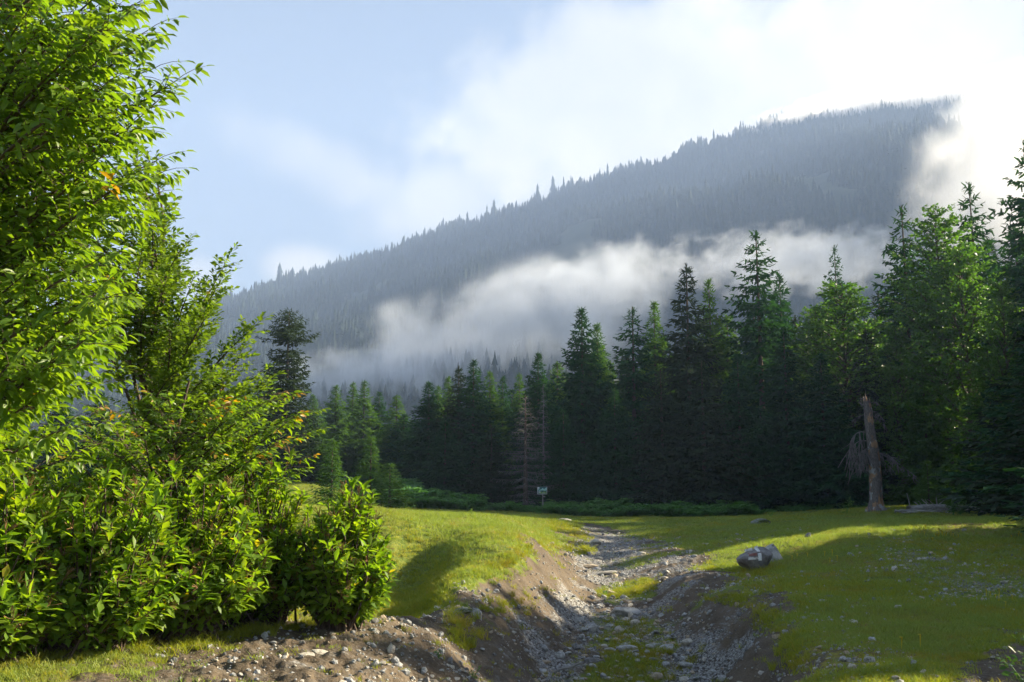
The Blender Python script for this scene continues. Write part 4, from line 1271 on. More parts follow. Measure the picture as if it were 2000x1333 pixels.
SPECIAL = [
 # u, v(base), width px, material, seed, flat, label, scale
 (1478, 1118, 72, 'rock_dark', 201, 1.0, None, (1.0, .8, 1.0)),
 (1506, 1098, 50, 'rock', 203, 1.0, 'pale grey boulder leaning on the painted boulder', (1, .9, 1.15)),
 (1193, 1162, 38, 'rock_tan', 205, .7, 'rounded tan stone sunlit in the gully between grass clumps', (1, .8, .8)),
 (1150, 1112, 34, 'rock_tan', 207, .4, 'long pale slab at the foot of the far gully bank', (1.2, .6, .7)),
 (1178, 1124, 46, 'rock_pale', 209, .35, 'flat plank-like stone lying across the upper gully', (1.3, .5, .5)),
 (1216, 1205, 62, 'rock', 211, .5, 'largest flat grey slab in the middle of the gully bed', (1.2, .9, .7)),
 (1233, 1208, 26, 'rock_pale', 213, .9, 'pale upright stone at the end of the large flat slab', (1, .8, 1.1)),
 (765, 1283, 20, 'rock_pale', 215, 1.1, 'egg-shaped pale pebble standing on the brown dirt', (.9, .9, 1.2)),
 (597, 1290, 34, 'rock_pale', 217, .5, 'left one of two pale flat stones set in the dirt below the bushes', (1.1, .8, .6)),
 (626, 1282, 36, 'rock_pale', 219, .5, 'right one of two pale flat stones set in the dirt below the bushes', (1.1, .8, .6)),
 (652, 1258, 15, 'rock_pale', 221, .8, 'small pale upright stone above the pair of flat stones', (1, .8, 1.2)),
 (672, 1290, 15, 'rock', 223, .8, 'small round stone touching a dark chip right of the flat pair', (1, 1, .9)),
 (700, 1282, 22, 'rock_pale', 225, .6, 'wedge-shaped pale stone left of the egg-shaped pebble', (1, .7, .7)),
 (905, 1196, 36, 'rock_moss', 227, .7, 'greenish flat-topped stone at the end of the gravel path', (1.1, .8, .8)),
 (930, 1200, 26, 'rock', 229, 1.0, 'grey pointed stone beside the greenish flat-topped one', (1, .7, 1.1)),
 (1100, 1018, 30, 'rock_pale', 231, .5, 'pale stone on top of the brown mound beyond the knoll', (1.2, .7, .6)),
 (1486, 1026, 34, 'rock_moss', 233, .8, 'mossy boulder humped in the far grass above the painted one', (1.2, 1, .9)),
 (1578, 1052, 18, 'rock_dark', 235, .9, 'small dark rock in the sunlit strip of grass', (1, .8, 1)),
 (1619, 1166, 28, 'rock_dark', 237, .6, 'dark stone lying in the grass below the painted boulder', (1, .8, .7)),
 (1607, 1174, 20, 'rock_pale', 239, .5, 'pale flat stone just below the dark one in the grass', (1, .7, .6)),
 (1644, 1214, 14, 'rock_pale', 241, .6, 'lone small pale stone in the right meadow', (1, .8, .6)),
 (1648, 1296, 28, 'rock', 243, .7, 'left one of the two grey stones low in the right meadow', (1, .7, .8)),
 (1700, 1293, 30, 'rock', 245, .7, 'right one of the two grey stones low in the right meadow', (1, .7, .9)),
 (1548, 1294, 22, 'rock_pale', 247, .5, 'pale flat stone near the top edge of the right bank', (1, .7, .6)),
 (1592, 1310, 22, 'rock_pale', 249, .5, 'pale flat stone in the grass above the right bank', (1, .7, .6)),
 (1828, 1322, 26, 'rock_pale', 251, .5, 'pale flat stone at the bottom right of the meadow', (1.1, .7, .5)),
 (1535, 1243, 18, 'rock', 253, .7, 'small grey stone on the crest of the right bank', (1, .8, .9)),
 (1170, 1092, 16, 'rock_pale', 255, .8, 'pale stone at the left side of the upper gravel bed', (1, .8, .8)),
 (1252, 1085, 22, 'rock_pale', 257, .6, 'pale stone at the right side of the upper gravel bed', (1, .8, .7)),
 (1062, 1263, 26, 'rock', 259, .8, 'blocky grey stone at the left edge of the gully bed', (1.2, .8, .8)),
 (1065, 1293, 28, 'rock_tan', 261, .4, 'flat slab on a heap of flat stones at the left edge of the bed', (1.2, .8, .6)),
 (1225, 1277, 40, 'rock', 263, .6, 'broad grey stone sunk in the turf of the gully bed', (1.2, .8, .7)),
 (1280, 1262, 36, 'rock', 265, .7, 'squarish grey stone at the right edge of the bed turf', (1.1, .9, .8)),
 (1340, 1305, 32, 'rock', 267, .8, 'round blue-grey stone in the right-hand rut', (1, 1, .8)),
 (1283, 1326, 34, 'rock_tan', 269, .8, 'round brownish stone at the bottom of the gully bed', (1, 1, .9)),
]
placed = []
for (u, v, wpx, mt, sd_i, fl, lb, sc) in SPECIAL:
    x, y = on_ground(u, v)
    size = wpx * y / FPX
    placed.append((x, y, size))
    if lb is None:
        # the painted boulder: stone body with painted flag marks
        me = rock_mesh(sd_i, 3, 1.0, M[mt], 'boulder')
        root = bpy.data.objects.new('painted_boulder', None); LINK(root)
        zz = gz(x, y); root.location = (x, y, zz)
        tag(root, 'dark boulder with a white and red trail mark painted on its face', 'boulder')
        bo = obj('stone_body', me, root, loc=(0, 0, size * .30)); bo.scale = (size * 1.15, size * .9, size * 1.1); bo.rotation_euler = (0, R(-10), .3)
        bpy.context.view_layer.update()
        from mathutils.bvhtree import BVHTree
        mw = root.matrix_world @ Matrix.LocRotScale(Vector((0, 0, size * .30)), Euler((0, R(-10), .3)), Vector((size * 1.15, size * .9, size * 1.1)))
        mw = Matrix.Translation((x, y, zz)) @ Matrix.LocRotScale(Vector((0, 0, size * .30)), Euler((0, R(-10), .3)), Vector((size * 1.15, size * .9, size * 1.1)))
        bv = BVHTree.FromPolygons([mw @ vv.co for vv in me.vertices], [p.vertices[:] for p in me.polygons])
        def patch(nm, quad, mat, n=7):
            """painted mark laid on the stone's face, following its relief"""
            (a, b_, c, d_) = [np.array(q_) for q_ in quad]
            Vp = []
            for i in range(n):
                for j in range(n):
                    fu, fv = i / (n - 1), j / (n - 1)
                    q_ = (a * (1 - fu) + b_ * fu) * (1 - fv) + (d_ * (1 - fu) + c * fu) * fv
                    X, Z = x + q_[0] * size, zz + q_[1] * size
                    hit = bv.ray_cast(Vector((X, y - 3, Z)), Vector((0, 1, 0)))
                    Y_ = (hit[0].y if hit[0] else y) - .006
                    Vp.append((X - x, Y_ - y, Z - zz))
            ii = np.arange(n * n).reshape(n, n)
            F_ = np.stack([ii[:-1, :-1], ii[:-1, 1:], ii[1:, 1:], ii[1:, :-1]], -1).reshape(-1, 4)
            obj(nm, mesh_from(nm, np.array(Vp), F_, [mat], True), root)
        patch('paint_stripe', [(-.30, .50), (-.10, .545), (-.10, .61), (-.30, .565)], M['paint'])
        patch('paint_stripe', [(-.30, .31), (-.04, .34), (-.04, .40), (-.30, .375)], M['paint'])
        patch('paint_bar', [(-.04, .30), (.05, .30), (.05, .66), (-.04, .64)], M['paint'])
        patch('red_stripe', [(-.27, .41), (-.07, .43), (-.07, .50), (-.27, .475)], M['redpaint'])
        continue
    me = rock_mesh(sd_i, 3 if wpx > 30 else 2, fl, M[mt])
    stone_at('boulder' if wpx > 32 and v < 1130 else 'stone', me, x, y, size, None if wpx < 30 else .2, (rng.normal(0, .08), rng.normal(0, .08)), .25, lb, 'boulder' if wpx > 32 and v < 1130 else 'stone', None, sc)

# cobbles one by one, those that show largest
SG = [('stones of the gully bed', 'grey cobble half buried in the stony gully bed'),
      ('stones on the earth banks', 'small stone stuck in the brown earth bank'),
      ('stones in the right meadow', 'small grey stone lying in the short turf of the right meadow')]
count = 0
tries = 0
cand = []
while count < 262 and tries < 20000:
    tries += 1
    r_ = rng.random()
    if r_ < .70:
        u = rng.uniform(1040, 1430); v = 1045 + 290 * rng.random() ** .55
    elif r_ < .86:
        u = rng.uniform(440, 1120); v = rng.uniform(1160, 1330)
    else:
        u = rng.uniform(1430, 1990); v = rng.uniform(1085, 1330)
    # gully centre line
    cl = np.interp(v, [1045, 1100, 1160, 1220, 1333], [1175, 1195, 1205, 1215, 1225]); hw_ = np.interp(v, [1045, 1100, 1160, 1220, 1333], [35, 65, 60, 95, 195])
    if r_ < .70 and abs(u - cl) > hw_: continue
    p = pix(u, v, 1)
    x, y = on_ground(u, v)
    d_, gv = [float(a[0]) for a in terrain(np.array([x]), np.array([y]))[1:3]]
    if r_ >= .86 and gv + rng.random() * .25 < .25: continue
    if .70 <= r_ < .86 and d_ < .5: continue
    px = {0: rng.lognormal(2.75, .42), 1: rng.lognormal(2.15, .35), 2: rng.lognormal(2.2, .35)}[0 if r_ < .70 else (1 if r_ < .86 else 2)]
    px = min(px, 38) * (.7 if v < 1120 and r_ < .70 else 1)
    size = px * y / FPX
    if any((x - a) ** 2 + (y - b_) ** 2 < (.42 * (size + c)) ** 2 for a, b_, c in placed): continue
    placed.append((x, y, size))
    gi_ = 0 if r_ < .70 else (1 if r_ < .86 else 2)
    me = RK[int(rng.integers(0, 21))]
    stone_at('stone', me, x, y, size, None, (rng.normal(0, .15), rng.normal(0, .15)), rng.uniform(.1, .6), SG[gi_][1], 'stone', SG[gi_][0])
    count += 1

# gravel and pebbles: uncountable
def polar_pts(n, y0, y1, amax=31, seed=0, power=1.0):
    g = np.random.default_rng(seed)
    a = R(1) * g.uniform(-amax, amax, n)
    r = np.exp(g.uniform(math.log(y0), math.log(y1), n))
    return r * np.sin(a), r * np.cos(a), g


GR = [rock_mesh(300 + i, 1, .6, M[k]) for i, k in enumerate(['rock', 'rock', 'rock_pale', 'rock_dark', 'rock_tan', 'rock'])]
x, y, g = polar_pts(150000, 7.0, 40, 31, 5)
z, d_, gv, dr_ = ground(x, y)
bedmask = np.clip(gv, 0, 1) * 1.0 + np.clip(d_, 0, 1) * .045
k = g.random(len(x)) < bedmask * .85 * np.clip(vnoise(x * 1.3, y * 1.3, 77) * .9 + .75, 0, 1)
x, y, z = x[k], y[k], z[k]
sz = np.clip(g.lognormal(-3.35, .55, len(x)), .012, .14) * np.clip(np.sqrt(y / 12), .8, 1.6)
scatter('gravel', np.stack([x, y, z + sz * .08], 1), np.stack([g.normal(0, .4, len(x)), g.normal(0, .4, len(x)), g.uniform(0, 6.3, len(x))], 1), np.stack([sz, sz, sz], 1), GR, g.integers(0, 6, len(x)),
        'loose grey gravel and pebbles in the gully and on its banks')

# ------------------------------------------------------------------ grass
def tuft(seed, nb, rad_, h, w, lean=.35, mat=None, name='grass_tuft'):
    g = np.random.default_rng(seed)
    V, F, T = [], [], []
    for i in range(nb):
        a = g.uniform(0, 6.28); r = rad_ * math.sqrt(g.random()); bx, by = r * math.cos(a), r * math.sin(a)
        hh = h * g.uniform(.45, 1.2); ln_ = g.normal(0, lean, 2) * hh; wa = g.uniform(0, 3.14); wx, wy = math.cos(wa) * w, math.sin(wa) * w
        o = len(V)
        V += [(bx - wx, by - wy, -.01), (bx + wx, by + wy, -.01), (bx + ln_[0] * .45 + wx * .7, by + ln_[1] * .45 + wy * .7, hh * .6), (bx + ln_[0] * .45 - wx * .7, by + ln_[1] * .45 - wy * .7, hh * .6), (bx + ln_[0] * 1.2, by + ln_[1] * 1.2, hh)]
        F += [(o, o + 1, o + 2), (o, o + 2, o + 3), (o + 3, o + 2, o + 4)]
        T += [float(np.clip(g.beta(1.6, 2.0), 0, 1))] * 5
    return mesh_from(name, np.array(V), np.array(F), [mat or M['grass']], False, {'tint': np.array(T)})


TF = [tuft(i, 26, .11, .034, .0032, .5) for i in range(4)] + [tuft(10 + i, 18, .07, .085, .0032, .5) for i in range(2)]
TG2 = [tuft(50 + i, 26, .11, .034, .0032, .5, M['grass2']) for i in range(4)] + [tuft(60 + i, 18, .07, .085, .0032, .5, M['grass2']) for i in range(2)]
x, y, g = polar_pts(210000, 6.4, 62, 31, 9)
z, d_, gv, dr_ = ground(x, y)
rag = fbm(x * 1.1, y * 1.1, 4, 50)
dd_ = np.clip((d_ - 0.5 + rag * 0.30) * 2.2 + 0.5, 0, 1)
k = g.random(len(x)) < np.clip(1.0 - dd_ * 1.0 - gv * 1.3, 0.012, 1) * (.35 + .65 * np.clip(fbm(x * .8, y * .8, 3, 15) + .75, 0, 1))
x, y, z, dd_, dr_ = x[k], y[k], z[k], dd_[k], dr_[k]
pk = np.where(g.random(len(x)) < np.where(dr_ > .55, .10, .22), 4 + g.integers(0, 2, len(x)), g.integers(0, 4, len(x)))
sz = g.uniform(.7, 1.25, len(x)) * np.clip((y / 14) ** .75, .85, 2.6)
scatter('grass', np.stack([x, y, z - .004], 1), np.stack([g.normal(0, .1, len(x)), g.normal(0, .1, len(x)), g.uniform(0, 6.3, len(x))], 1), np.stack([sz, sz, sz * np.clip((14 / y) ** .6, .45, 1.0) * np.interp(y, [7, 16], [.6, .9])], 1), TF + TG2, pk + 6 * (g.random(len(x)) > np.clip(dr_ * 1.6 - .05 + fbm(x * .35, y * .35, 3, 44) * .35, .05, .95)),  # yellow tufts on sunlit and dry ground, green ones in shade
        'short turf of the meadow, coloured yellow on sunlit and dry ground, greener in shade')

# ------------------------------------------------------------------ ferns along the wood
def fern(seed, mat):
    g = np.random.default_rng(seed)
    P_, D_, L_, Wd = [], [], [], []
    for i in range(11):
        a = g.uniform(0, 6.28); out = np.array([math.cos(a), math.sin(a), 0]); L = g.uniform(.7, 1.1)
        for j in range(13):
            f = (j + 1) / 13
            p = out * (f * L * .75) + np.array([0, 0, L * (1.25 * f - .72 * f * f)])
            sdv = np.array([-out[1], out[0], 0])
            for sg in (-1, 1):
                P_.append(p); D_.append(sdv * sg + out * .35 + np.array([0, 0, g.uniform(-.25, .1)])); L_.append(.36 * L * (1 - f) ** .7 + .04)
    P, D_, L_ = map(np.array, (P_, D_, L_))
    xx, d, zz = frames(D_, g.normal(0, .4, len(P)))
    V, F = frames_to_mesh(LEAF4_V, LEAF4_F, P, xx, d, zz, np.full(len(P), .085), L_, L_)
    return mesh_from('fern_clump', V, F, [mat], False, {'tint': np.repeat(g.uniform(0, 1, len(P)), 4)})


FE = [fern(60 + i, M['fern']) for i in range(3)]
pts = []
g = np.random.default_rng(61)
for (u0, u1, ya, yb, nf, hs) in ((725, 945, 55, 64, 700, 1.15), (1050, 1480, 55, 64, 1300, 1.1), (945, 1060, 57, 64, 300, .7), (1480, 1990, 58, 64, 260, .5), (560, 740, 60, 66, 160, .6)):
    for i in range(nf):
        Y = g.uniform(ya, yb); u = g.uniform(u0, u1)
        edge = min(1, .45 + (u - u0) / 60, .45 + (u1 - u) / 60)
        hump = .70 + .40 * float(fbm(np.array([u / 34.0]), np.array([Y / 3.0]), 3, 3)[0])
        pts.append(((u - 1000) / FPX * Y, Y, hs * edge * hump * g.uniform(.8, 1.15)))
pts = np.array(pts)
zf = ground(pts[:, 0], pts[:, 1])[0]
scatter('fern_bed', np.stack([pts[:, 0], pts[:, 1], zf - .05], 1), np.stack([np.zeros(len(pts)), np.zeros(len(pts)), g.uniform(0, 6.3, len(pts))], 1), np.stack([pts[:, 2]] * 3, 1) * [[1.25, 1.25, 1.35]], FE, g.integers(0, 3, len(pts)),
        'band of green bracken along the foot of the wood')

# ------------------------------------------------------------------ broken dead trunk
sx0, sy0 = (1702 - 1000) / FPX * 50, 50.0
sz0 = gz(sx0, sy0)
root = bpy.data.objects.new('dead_tree_snag', None); LINK(root); root.location = (sx0, sy0, sz0)
tag(root, 'broken dead trunk, bark peeling from orange wood, with drooping bare branches', 'dead tree')
topz = pix(1692, 768, 50)[2] - sz0
g = np.random.default_rng(71)
nr_, ns_ = 44, 20
Vs = []
tt = np.linspace(0, 1, nr_)
for i, t in enumerate(tt):
    cxk = -.12 * t + .06 * math.sin(t * 5) + .05 * max(0, .08 - t)
    r0 = np.interp(t, [0, .03, .1, .4, .8, 1], [.54, .42, .32, .28, .23, .19])
    for j in range(ns_):
        a = 2 * math.pi * j / ns_
        h = t * topz * (1 - (.16 * max(0, math.cos(a - .4)) + .07 * math.sin(a * 3) ** 2) * max(0, t - .5) * 2 - .08 * g.random() * (t > .93))
        r = r0 * (1 + .07 * math.sin(3 * a + t * 4) + .05 * vnoise(np.array([a * 3.0]), np.array([t * 14.0]), 5)[0] + (.25 * max(0, math.cos(a * 2.5 + 1)) if t < .04 else 0))
        Vs.append((cxk + r * math.cos(a), r * math.sin(a), h - .25 * (i == 0)))
Vs.append((-.12, 0, topz * .93))
ii = np.arange(nr_ * ns_).reshape(nr_, ns_)
q4 = np.stack([ii[:-1], np.roll(ii[:-1], -1, 1), np.roll(ii[1:], -1, 1), ii[1:]], -1).reshape(-1, 4)
cap = np.stack([ii[-1], np.roll(ii[-1], -1), np.full(ns_, nr_ * ns_)], -1)
m_sn, nn = new_mat('snag_surface')
pos = nn.n('ShaderNodeTexCoord').outputs['Object']
st_ = nn.vm('MULTIPLY', pos, (5, 5, .8))
nz = nn.noise(st_, 2.2, 6, .6); nf_ = nn.noise(st_, 9, 5, .65)
hz_ = nn.n('ShaderNodeSeparateXYZ', ins={0: pos}).outputs
pt = nn.noise(nn.vm('MULTIPLY', pos, (1.3, 1.3, .65)), 1.6, 3, .5)
bare = nn.smooth(nn.m('SUBTRACT', pt, nn.m('MULTIPLY', hz_[2], .028)), .44, .47)
barkc = nn.mix(nn.smooth(nf_, .35, .65), (.06, .053, .051), (.17, .15, .143))
woodc = nn.mix(nn.smooth(nz, .35, .65), (.18, .105, .06), (.34, .215, .13))
greyc = nn.mix(nf_, (.20, .21, .22), (.34, .35, .36))
woodc = nn.mix(nn.smooth(nn.noise(pos, 2.4, 3, .5), .52, .56), woodc, greyc)
cc = nn.mix(bare, barkc, woodc)
bp = nn.n('ShaderNodeBump', ins={'Strength': .9, 'Distance': .07, 'Height': nn.m('ADD', nn.m('MULTIPLY', nf_, .6), nn.m('MULTIPLY', bare, -.5))})
pb = nn.n('ShaderNodeBsdfPrincipled', ins={'Base Color': cc, 'Roughness': .9, 'Specular IOR Level': .2, 'Normal': bp.outputs[0]})
nn.n('ShaderNodeOutputMaterial', ins={0: pb.outputs[0]})
obj('trunk', mesh_from('trunk', np.array(Vs), [q4, cap], [m_sn]), root)
# splintered top
V_, F_ = [], []
for (ox, r, h0, h1) in ((-.22, .07, .86, 1.0), (-.08, .06, .84, .95), (-.28, .05, .84, .97), (.02, .06, .82, .90), (-.16, .06, .85, .955)):
    o = len(V_)
    V_ += [(ox - r, -.06, topz * h0), (ox + r, -.06, topz * h0), (ox + r, .08, topz * h0), (ox - r, .08, topz * h0), (ox + g.normal(0, .02), 0, topz * h1)]
    F_ += [(o, o + 1, o + 4), (o + 1, o + 2, o + 4), (o + 2, o + 3, o + 4), (o + 3, o, o + 4)]
obj('splinters', mesh_from('splinters', np.array(V_), np.array(F_), [M['snagbark']]), root)


def dead_branch(p0, p1, p2, r, ntw, tl, dn, seed):
    g = np.random.default_rng(seed)
    p0, p1, p2 = (np.array(p, float) for p in (p0, p1, p2))
    pth = bez(p0, p1, p2, 10); L = np.linalg.norm(p2 - p0)
    ps, rs = [pth], [np.linspace(r, r * .25, 10)]
    for i in range(ntw):
        f = g.uniform(.15, 1); b0 = pth[int(f * 9)]
        d = unit((p2 - p0) / L * g.uniform(-.2, .7) + np.array([g.normal(0, .35), g.normal(0, .35), -dn]))
        e = b0 + d * tl * g.uniform(.4, 1.1)
        tw = bez(b0, b0 + d * tl * .4 + g.normal(0, .08, 3), e, 5)
        ps.append(tw); rs.append(np.linspace(.026, .014, 5))
        for k_ in range(2):
            q0 = tw[int(g.integers(1, 4))]; e2 = q0 + unit(g.normal(0, .5, 3) + [0, 0, -dn]) * tl * .4
            ps.append(bez(q0, (q0 + e2) / 2 + g.normal(0, .03, 3), e2, 3)); rs.append(np.array([.014, .010, .007]))
    V, F = tubes(ps, rs, 4)
    obj('dead_branch', mesh_from('dead_branch', V, F, [M['dead']]), root)


for i, (a0, a1, a2, r, nt_, tl, dn) in enumerate([
    ((-.3, 0, 3.9), (-.9, -.1, 4.1), (-1.25, -.2, 3.3), .035, 13, 1.5, 1.4), ((-.3, .1, 3.5), (-.8, .1, 3.6), (-1.2, .2, 2.9), .03, 12, 1.4, 1.5),
    ((-.25, -.1, 3.1), (-.7, -.3, 3.1), (-1.15, -.4, 2.4), .03, 11, 1.2, 1.5), ((-.25, 0, 2.9), (-.6, .2, 3.0), (-.85, .3, 2.3), .03, 10, 1.2, 1.6),
    ((.1, 0, 2.85), (.6, -.2, 3.0), (1.15, -.3, 2.3), .03, 14, .55, .8), ((.1, .1, 2.95), (.9, 0, 2.7), (2.2, -.1, 1.55), .03, 14, .5, .6), ((.05, 0, 2.7), (.5, .2, 2.6), (1.0, .3, 2.1), .025, 10, .5, .9),
    ((.0, 0, 4.9), (.4, 0, 5.2), (.62, -.1, 4.1), .02, 10, .4, .9), ((-.1, 0, 5.3), (.2, 0, 5.6), (.45, 0, 5.25), .015, 4, .25, .5), ((-.45, 0, 5.2), (-.5, 0, 5.5), (-.52, 0, 5.85), .02, 3, .2, .2), ((-.4, 0, 4.8), (-.75, 0, 4.7), (-.95, 0, 4.5), .012, 4, .2, .4)]):
    dead_branch(a0, a1, a2, r, nt_, tl, dn, 700 + i)

# ------------------------------------------------------------------ fallen logs right of the snag
def log(u0, v0, u1, v1, Y, r, seed, label, nm='fallen_log', nb=5):
    g = np.random.default_rng(seed)
    x0, x1 = (u0 - 1000) / FPX * Y, (u1 - 1000) / FPX * Y
    n = 16
    xs = np.linspace(x0, x1, n); ys = Y + np.cumsum(g.normal(0, .08, n))
    zs = ground(xs, ys)[0] + r * .8 + np.linspace(pix(u0, v0, Y)[2] - pix(u0, v1, Y)[2], 0, n) * .0 + np.abs(g.normal(0, .02, n)) + r * .6 * np.sin(np.linspace(0, 3.1, n))
    o = bpy.data.objects.new(nm, None); LINK(o); c = np.array([xs.mean(), Y, zs.mean() - r]); o.location = c
    tag(o, label, 'log', 'fallen logs and branches beside the dead trunk')
    p = np.stack([xs, ys, zs], 1) - c
    rr = r * np.linspace(1.1, .55, n) * g.uniform(.85, 1.15, n)
    V, F = tubes([p], [rr], 8)
    obj('log_body', mesh_from('log_body', V, F, [M['driftwood']], True), o)
    for i in range(nb):
        b0 = p[int(g.integers(2, n - 1))]; d = unit(np.array([g.normal(0, 1), g.normal(0, .5), abs(g.normal(0, .8))])); L = g.uniform(.3, 1.0)
        V, F = tubes([bez(b0, b0 + d * L * .5 + g.normal(0, .06, 3), b0 + d * L, 5)], [np.linspace(.03, .008, 5)], 5)
        obj('branch_stub', mesh_from('branch_stub', V, F, [M['driftwood']]), o)


log(1765, 990, 1880, 985, 49.5, .17, 81, 'thickest grey fallen log right of the dead trunk', nb=7)
log(1850, 986, 1950, 984, 50.2, .12, 82, 'grey log lying behind the small bright sapling', nb=4)
log(1735, 996, 1830, 992, 48.8, .07, 83, 'thin grey pole nearest the dead trunk\'s foot', nb=6)
log(1790, 986, 1870, 975, 50.6, .07, 84, 'thin pole propped on top of the thick grey log', nb=3)
log(1905, 985, 1985, 983, 49.6, .08, 85, 'thin grey log at the right end of the pile', nb=4)
log(1748, 998, 1850, 996, 48.3, .05, 86, 'slender branch on the grass in front of the log pile', nb=6)

# stick in the gully bed
x, y = on_ground(1105, 1322)
V, F = tubes([np.array([[-.2, -.06, .03], [-.05, 0, .07], [.08, .02, .09], [.22, .07, .14]])], [np.array([.012, .018, .02, .012])], 6)
obj('stick', mesh_from('stick', V, F, [M['driftwood']], True), loc=(x, y, gz(x, y) + .02), label='pale driftwood stick lying among the cobbles of the gully', cat='stick')

# ------------------------------------------------------------------ sign by the wood
Ys = 58.0
bx = (1058.5 - 1000) / FPX * Ys
zg = gz(bx, Ys)
root = bpy.data.objects.new('trail_sign', None); LINK(root); root.location = (bx, Ys, zg)
tag(root, 'small green and white picture sign on a grey post before the wood', 'sign')
k = Ys / FPX
zc = pix(1058, 958.8, Ys)[2] - zg
hw_, hh_ = 9.3 * k, 7.0 * k


def slab(nm, x0, x1, z0, z1, y0, y1, mat, bev=0):
    return obj(nm, boxmesh(nm, (x0, y0, z0), (x1, y1, z1), mat), root)


M['signwhite'] = plain_mat('sign_white', (.52, .58, .58), (.60, .66, .66), 30, .5, .05)
M['signteal'] = plain_mat('sign_teal', (.018, .085, .085), (.03, .12, .11), 20, .5, .05)
M['signgreen'] = plain_mat('sign_green', (.10, .20, .05), (.17, .27, .07), 20, .5, .05)
M['signblue'] = plain_mat('sign_pale_teal', (.25, .46, .44), (.32, .52, .50), 20, .5, .05)
M['post'] = plain_mat('grey_post', (.22, .21, .20), (.32, .31, .29), 8, .8, .3)
V, F = tubes([np.array([[0, 0, -.3], [0.01, 0, zc * .5], [0, 0, zc - hh_ * .2]])], [np.array([.032, .03, .03])], 8)
obj('post', mesh_from('post', V, F, [M['post']], True), root, loc=(.02, .03, 0))
slab('board', -hw_, hw_, zc - hh_, zc + hh_, -.03, -.004, M['signwhite'])
slab('backing', -hw_ * .9, hw_ * .9, zc - hh_ * .84, zc + hh_, -.036, -.031, M['signteal'])
slab('small_plate', .0, .16, zc - hh_ - .16, zc - hh_ - .09, -.02, 0, M['post'])


def flat(nm, pts_, y_, mat):
    V = np.array([(a * hw_, y_, zc + b_ * hh_) for a, b_ in pts_] + [(a * hw_, y_ - .003, zc + b_ * hh_) for a, b_ in pts_])
    n = len(pts_)
    import bmesh
    bm = bmesh.new(); vs = [bm.verts.new(v) for v in V]
    bm.faces.new(vs[n:]); bm.faces.new(vs[:n][::-1])
    for i in range(n): bm.faces.new((vs[i], vs[(i + 1) % n], vs[n + (i + 1) % n], vs[n + i]))
    bmesh.ops.recalc_face_normals(bm, faces=bm.faces)
    me = bpy.data.meshes.new(nm); bm.to_mesh(me); bm.free(); me.materials.append(mat)
    obj(nm, me, root)


flat('printed_hill', [(-.85, -.8), (-.5, -.45), (-.2, -.2), (.1, -.45), (.35, -.1), (.6, -.35), (.85, -.15), (.85, -.8)], -.0365, M['signgreen'])
flat('printed_mist', [(-.88, .55), (-.6, .2), (-.2, .35), (.1, .75), (.35, .3), (.6, .7), (.88, .9), (.88, .2), (.55, -.05), (.1, .1), (-.3, .05), (-.7, 0), (-.88, .3)], -.040, M['signblue'])
flat('printed_band', [(-.88, .95), (-.72, .98), (-.55, .75), (-.7, .5), (-.88, .62)], -.044, M['signwhite'])
for j, (a, b_, w_) in enumerate([(-.8, -.25, .45), (-.8, -.45, .4), (-.8, -.62, .5), (-.1, -.68, .75)]):
    flat('text_line', [(a, b_), (a + w_, b_), (a + w_, b_ + .1), (a, b_ + .1)], -.044, M['signwhite'])

# ------------------------------------------------------------------ small plants
def weed(u, v, hpx, label, seed, mat, name='leafy_weed', n=26, wid=.3, Y=None, spread=.5, lf=.3, group=None, cat='plant'):
    g = np.random.default_rng(seed)
    if Y is None: x, y = on_ground(u, v)
    else: x, y = (u - 1000) / FPX * Y, Y
    zz = gz(x, y); H = hpx * y / FPX
    ps, rs, P_, D_, L_ = [], [], [], [], []
    ns = min(10, max(3, n // 6))
    for i in range(ns):
        a = g.uniform(0, 6.28); out = np.array([math.cos(a), math.sin(a), 0]); h = H * g.uniform(.6, 1.0)
        e = out * spread * h * g.uniform(.3, 1) + [0, 0, h]
        pth = bez(np.array([0, 0, -.02]), np.array([0, 0, h * .55]), e, 6); ps.append(pth); rs.append(np.linspace(.012, .004, 6) * max(.4, H))
        for j in range(n // ns + 1):
            f = g.uniform(.25, 1); p = pth[min(5, int(f * 6))] + g.normal(0, .05 * H, 3) * [1, 1, .6]
            P_.append(p); D_.append(unit(g.normal(0, 1, 3) * [1, 1, .4] + out * .5 + [0, 0, .35])); L_.append(H * lf * g.uniform(.6, 1.2))
    o = bpy.data.objects.new(name, None); LINK(o); o.location = (x, y, zz); tag(o, label, cat, group)
    V, F = tubes(ps, rs, 4); obj('stem', mesh_from('stem', V, F, [M['fern']], False, {'tint': np.full(len(V), .5)}), o)
    P = np.array(P_); xx, d, zf_ = frames(np.array(D_), g.normal(0, .5, len(P))); L_ = np.array(L_)
    V, F = frames_to_mesh(OVAL_V, LEAF_F, P, xx, d, zf_, L_ * wid, L_, L_)
    lo_ = obj('foliage', mesh_from('foliage', V, F, [mat], False, {'tint': np.repeat(g.uniform(0, .95, len(P)), 8)}), o)
    return o


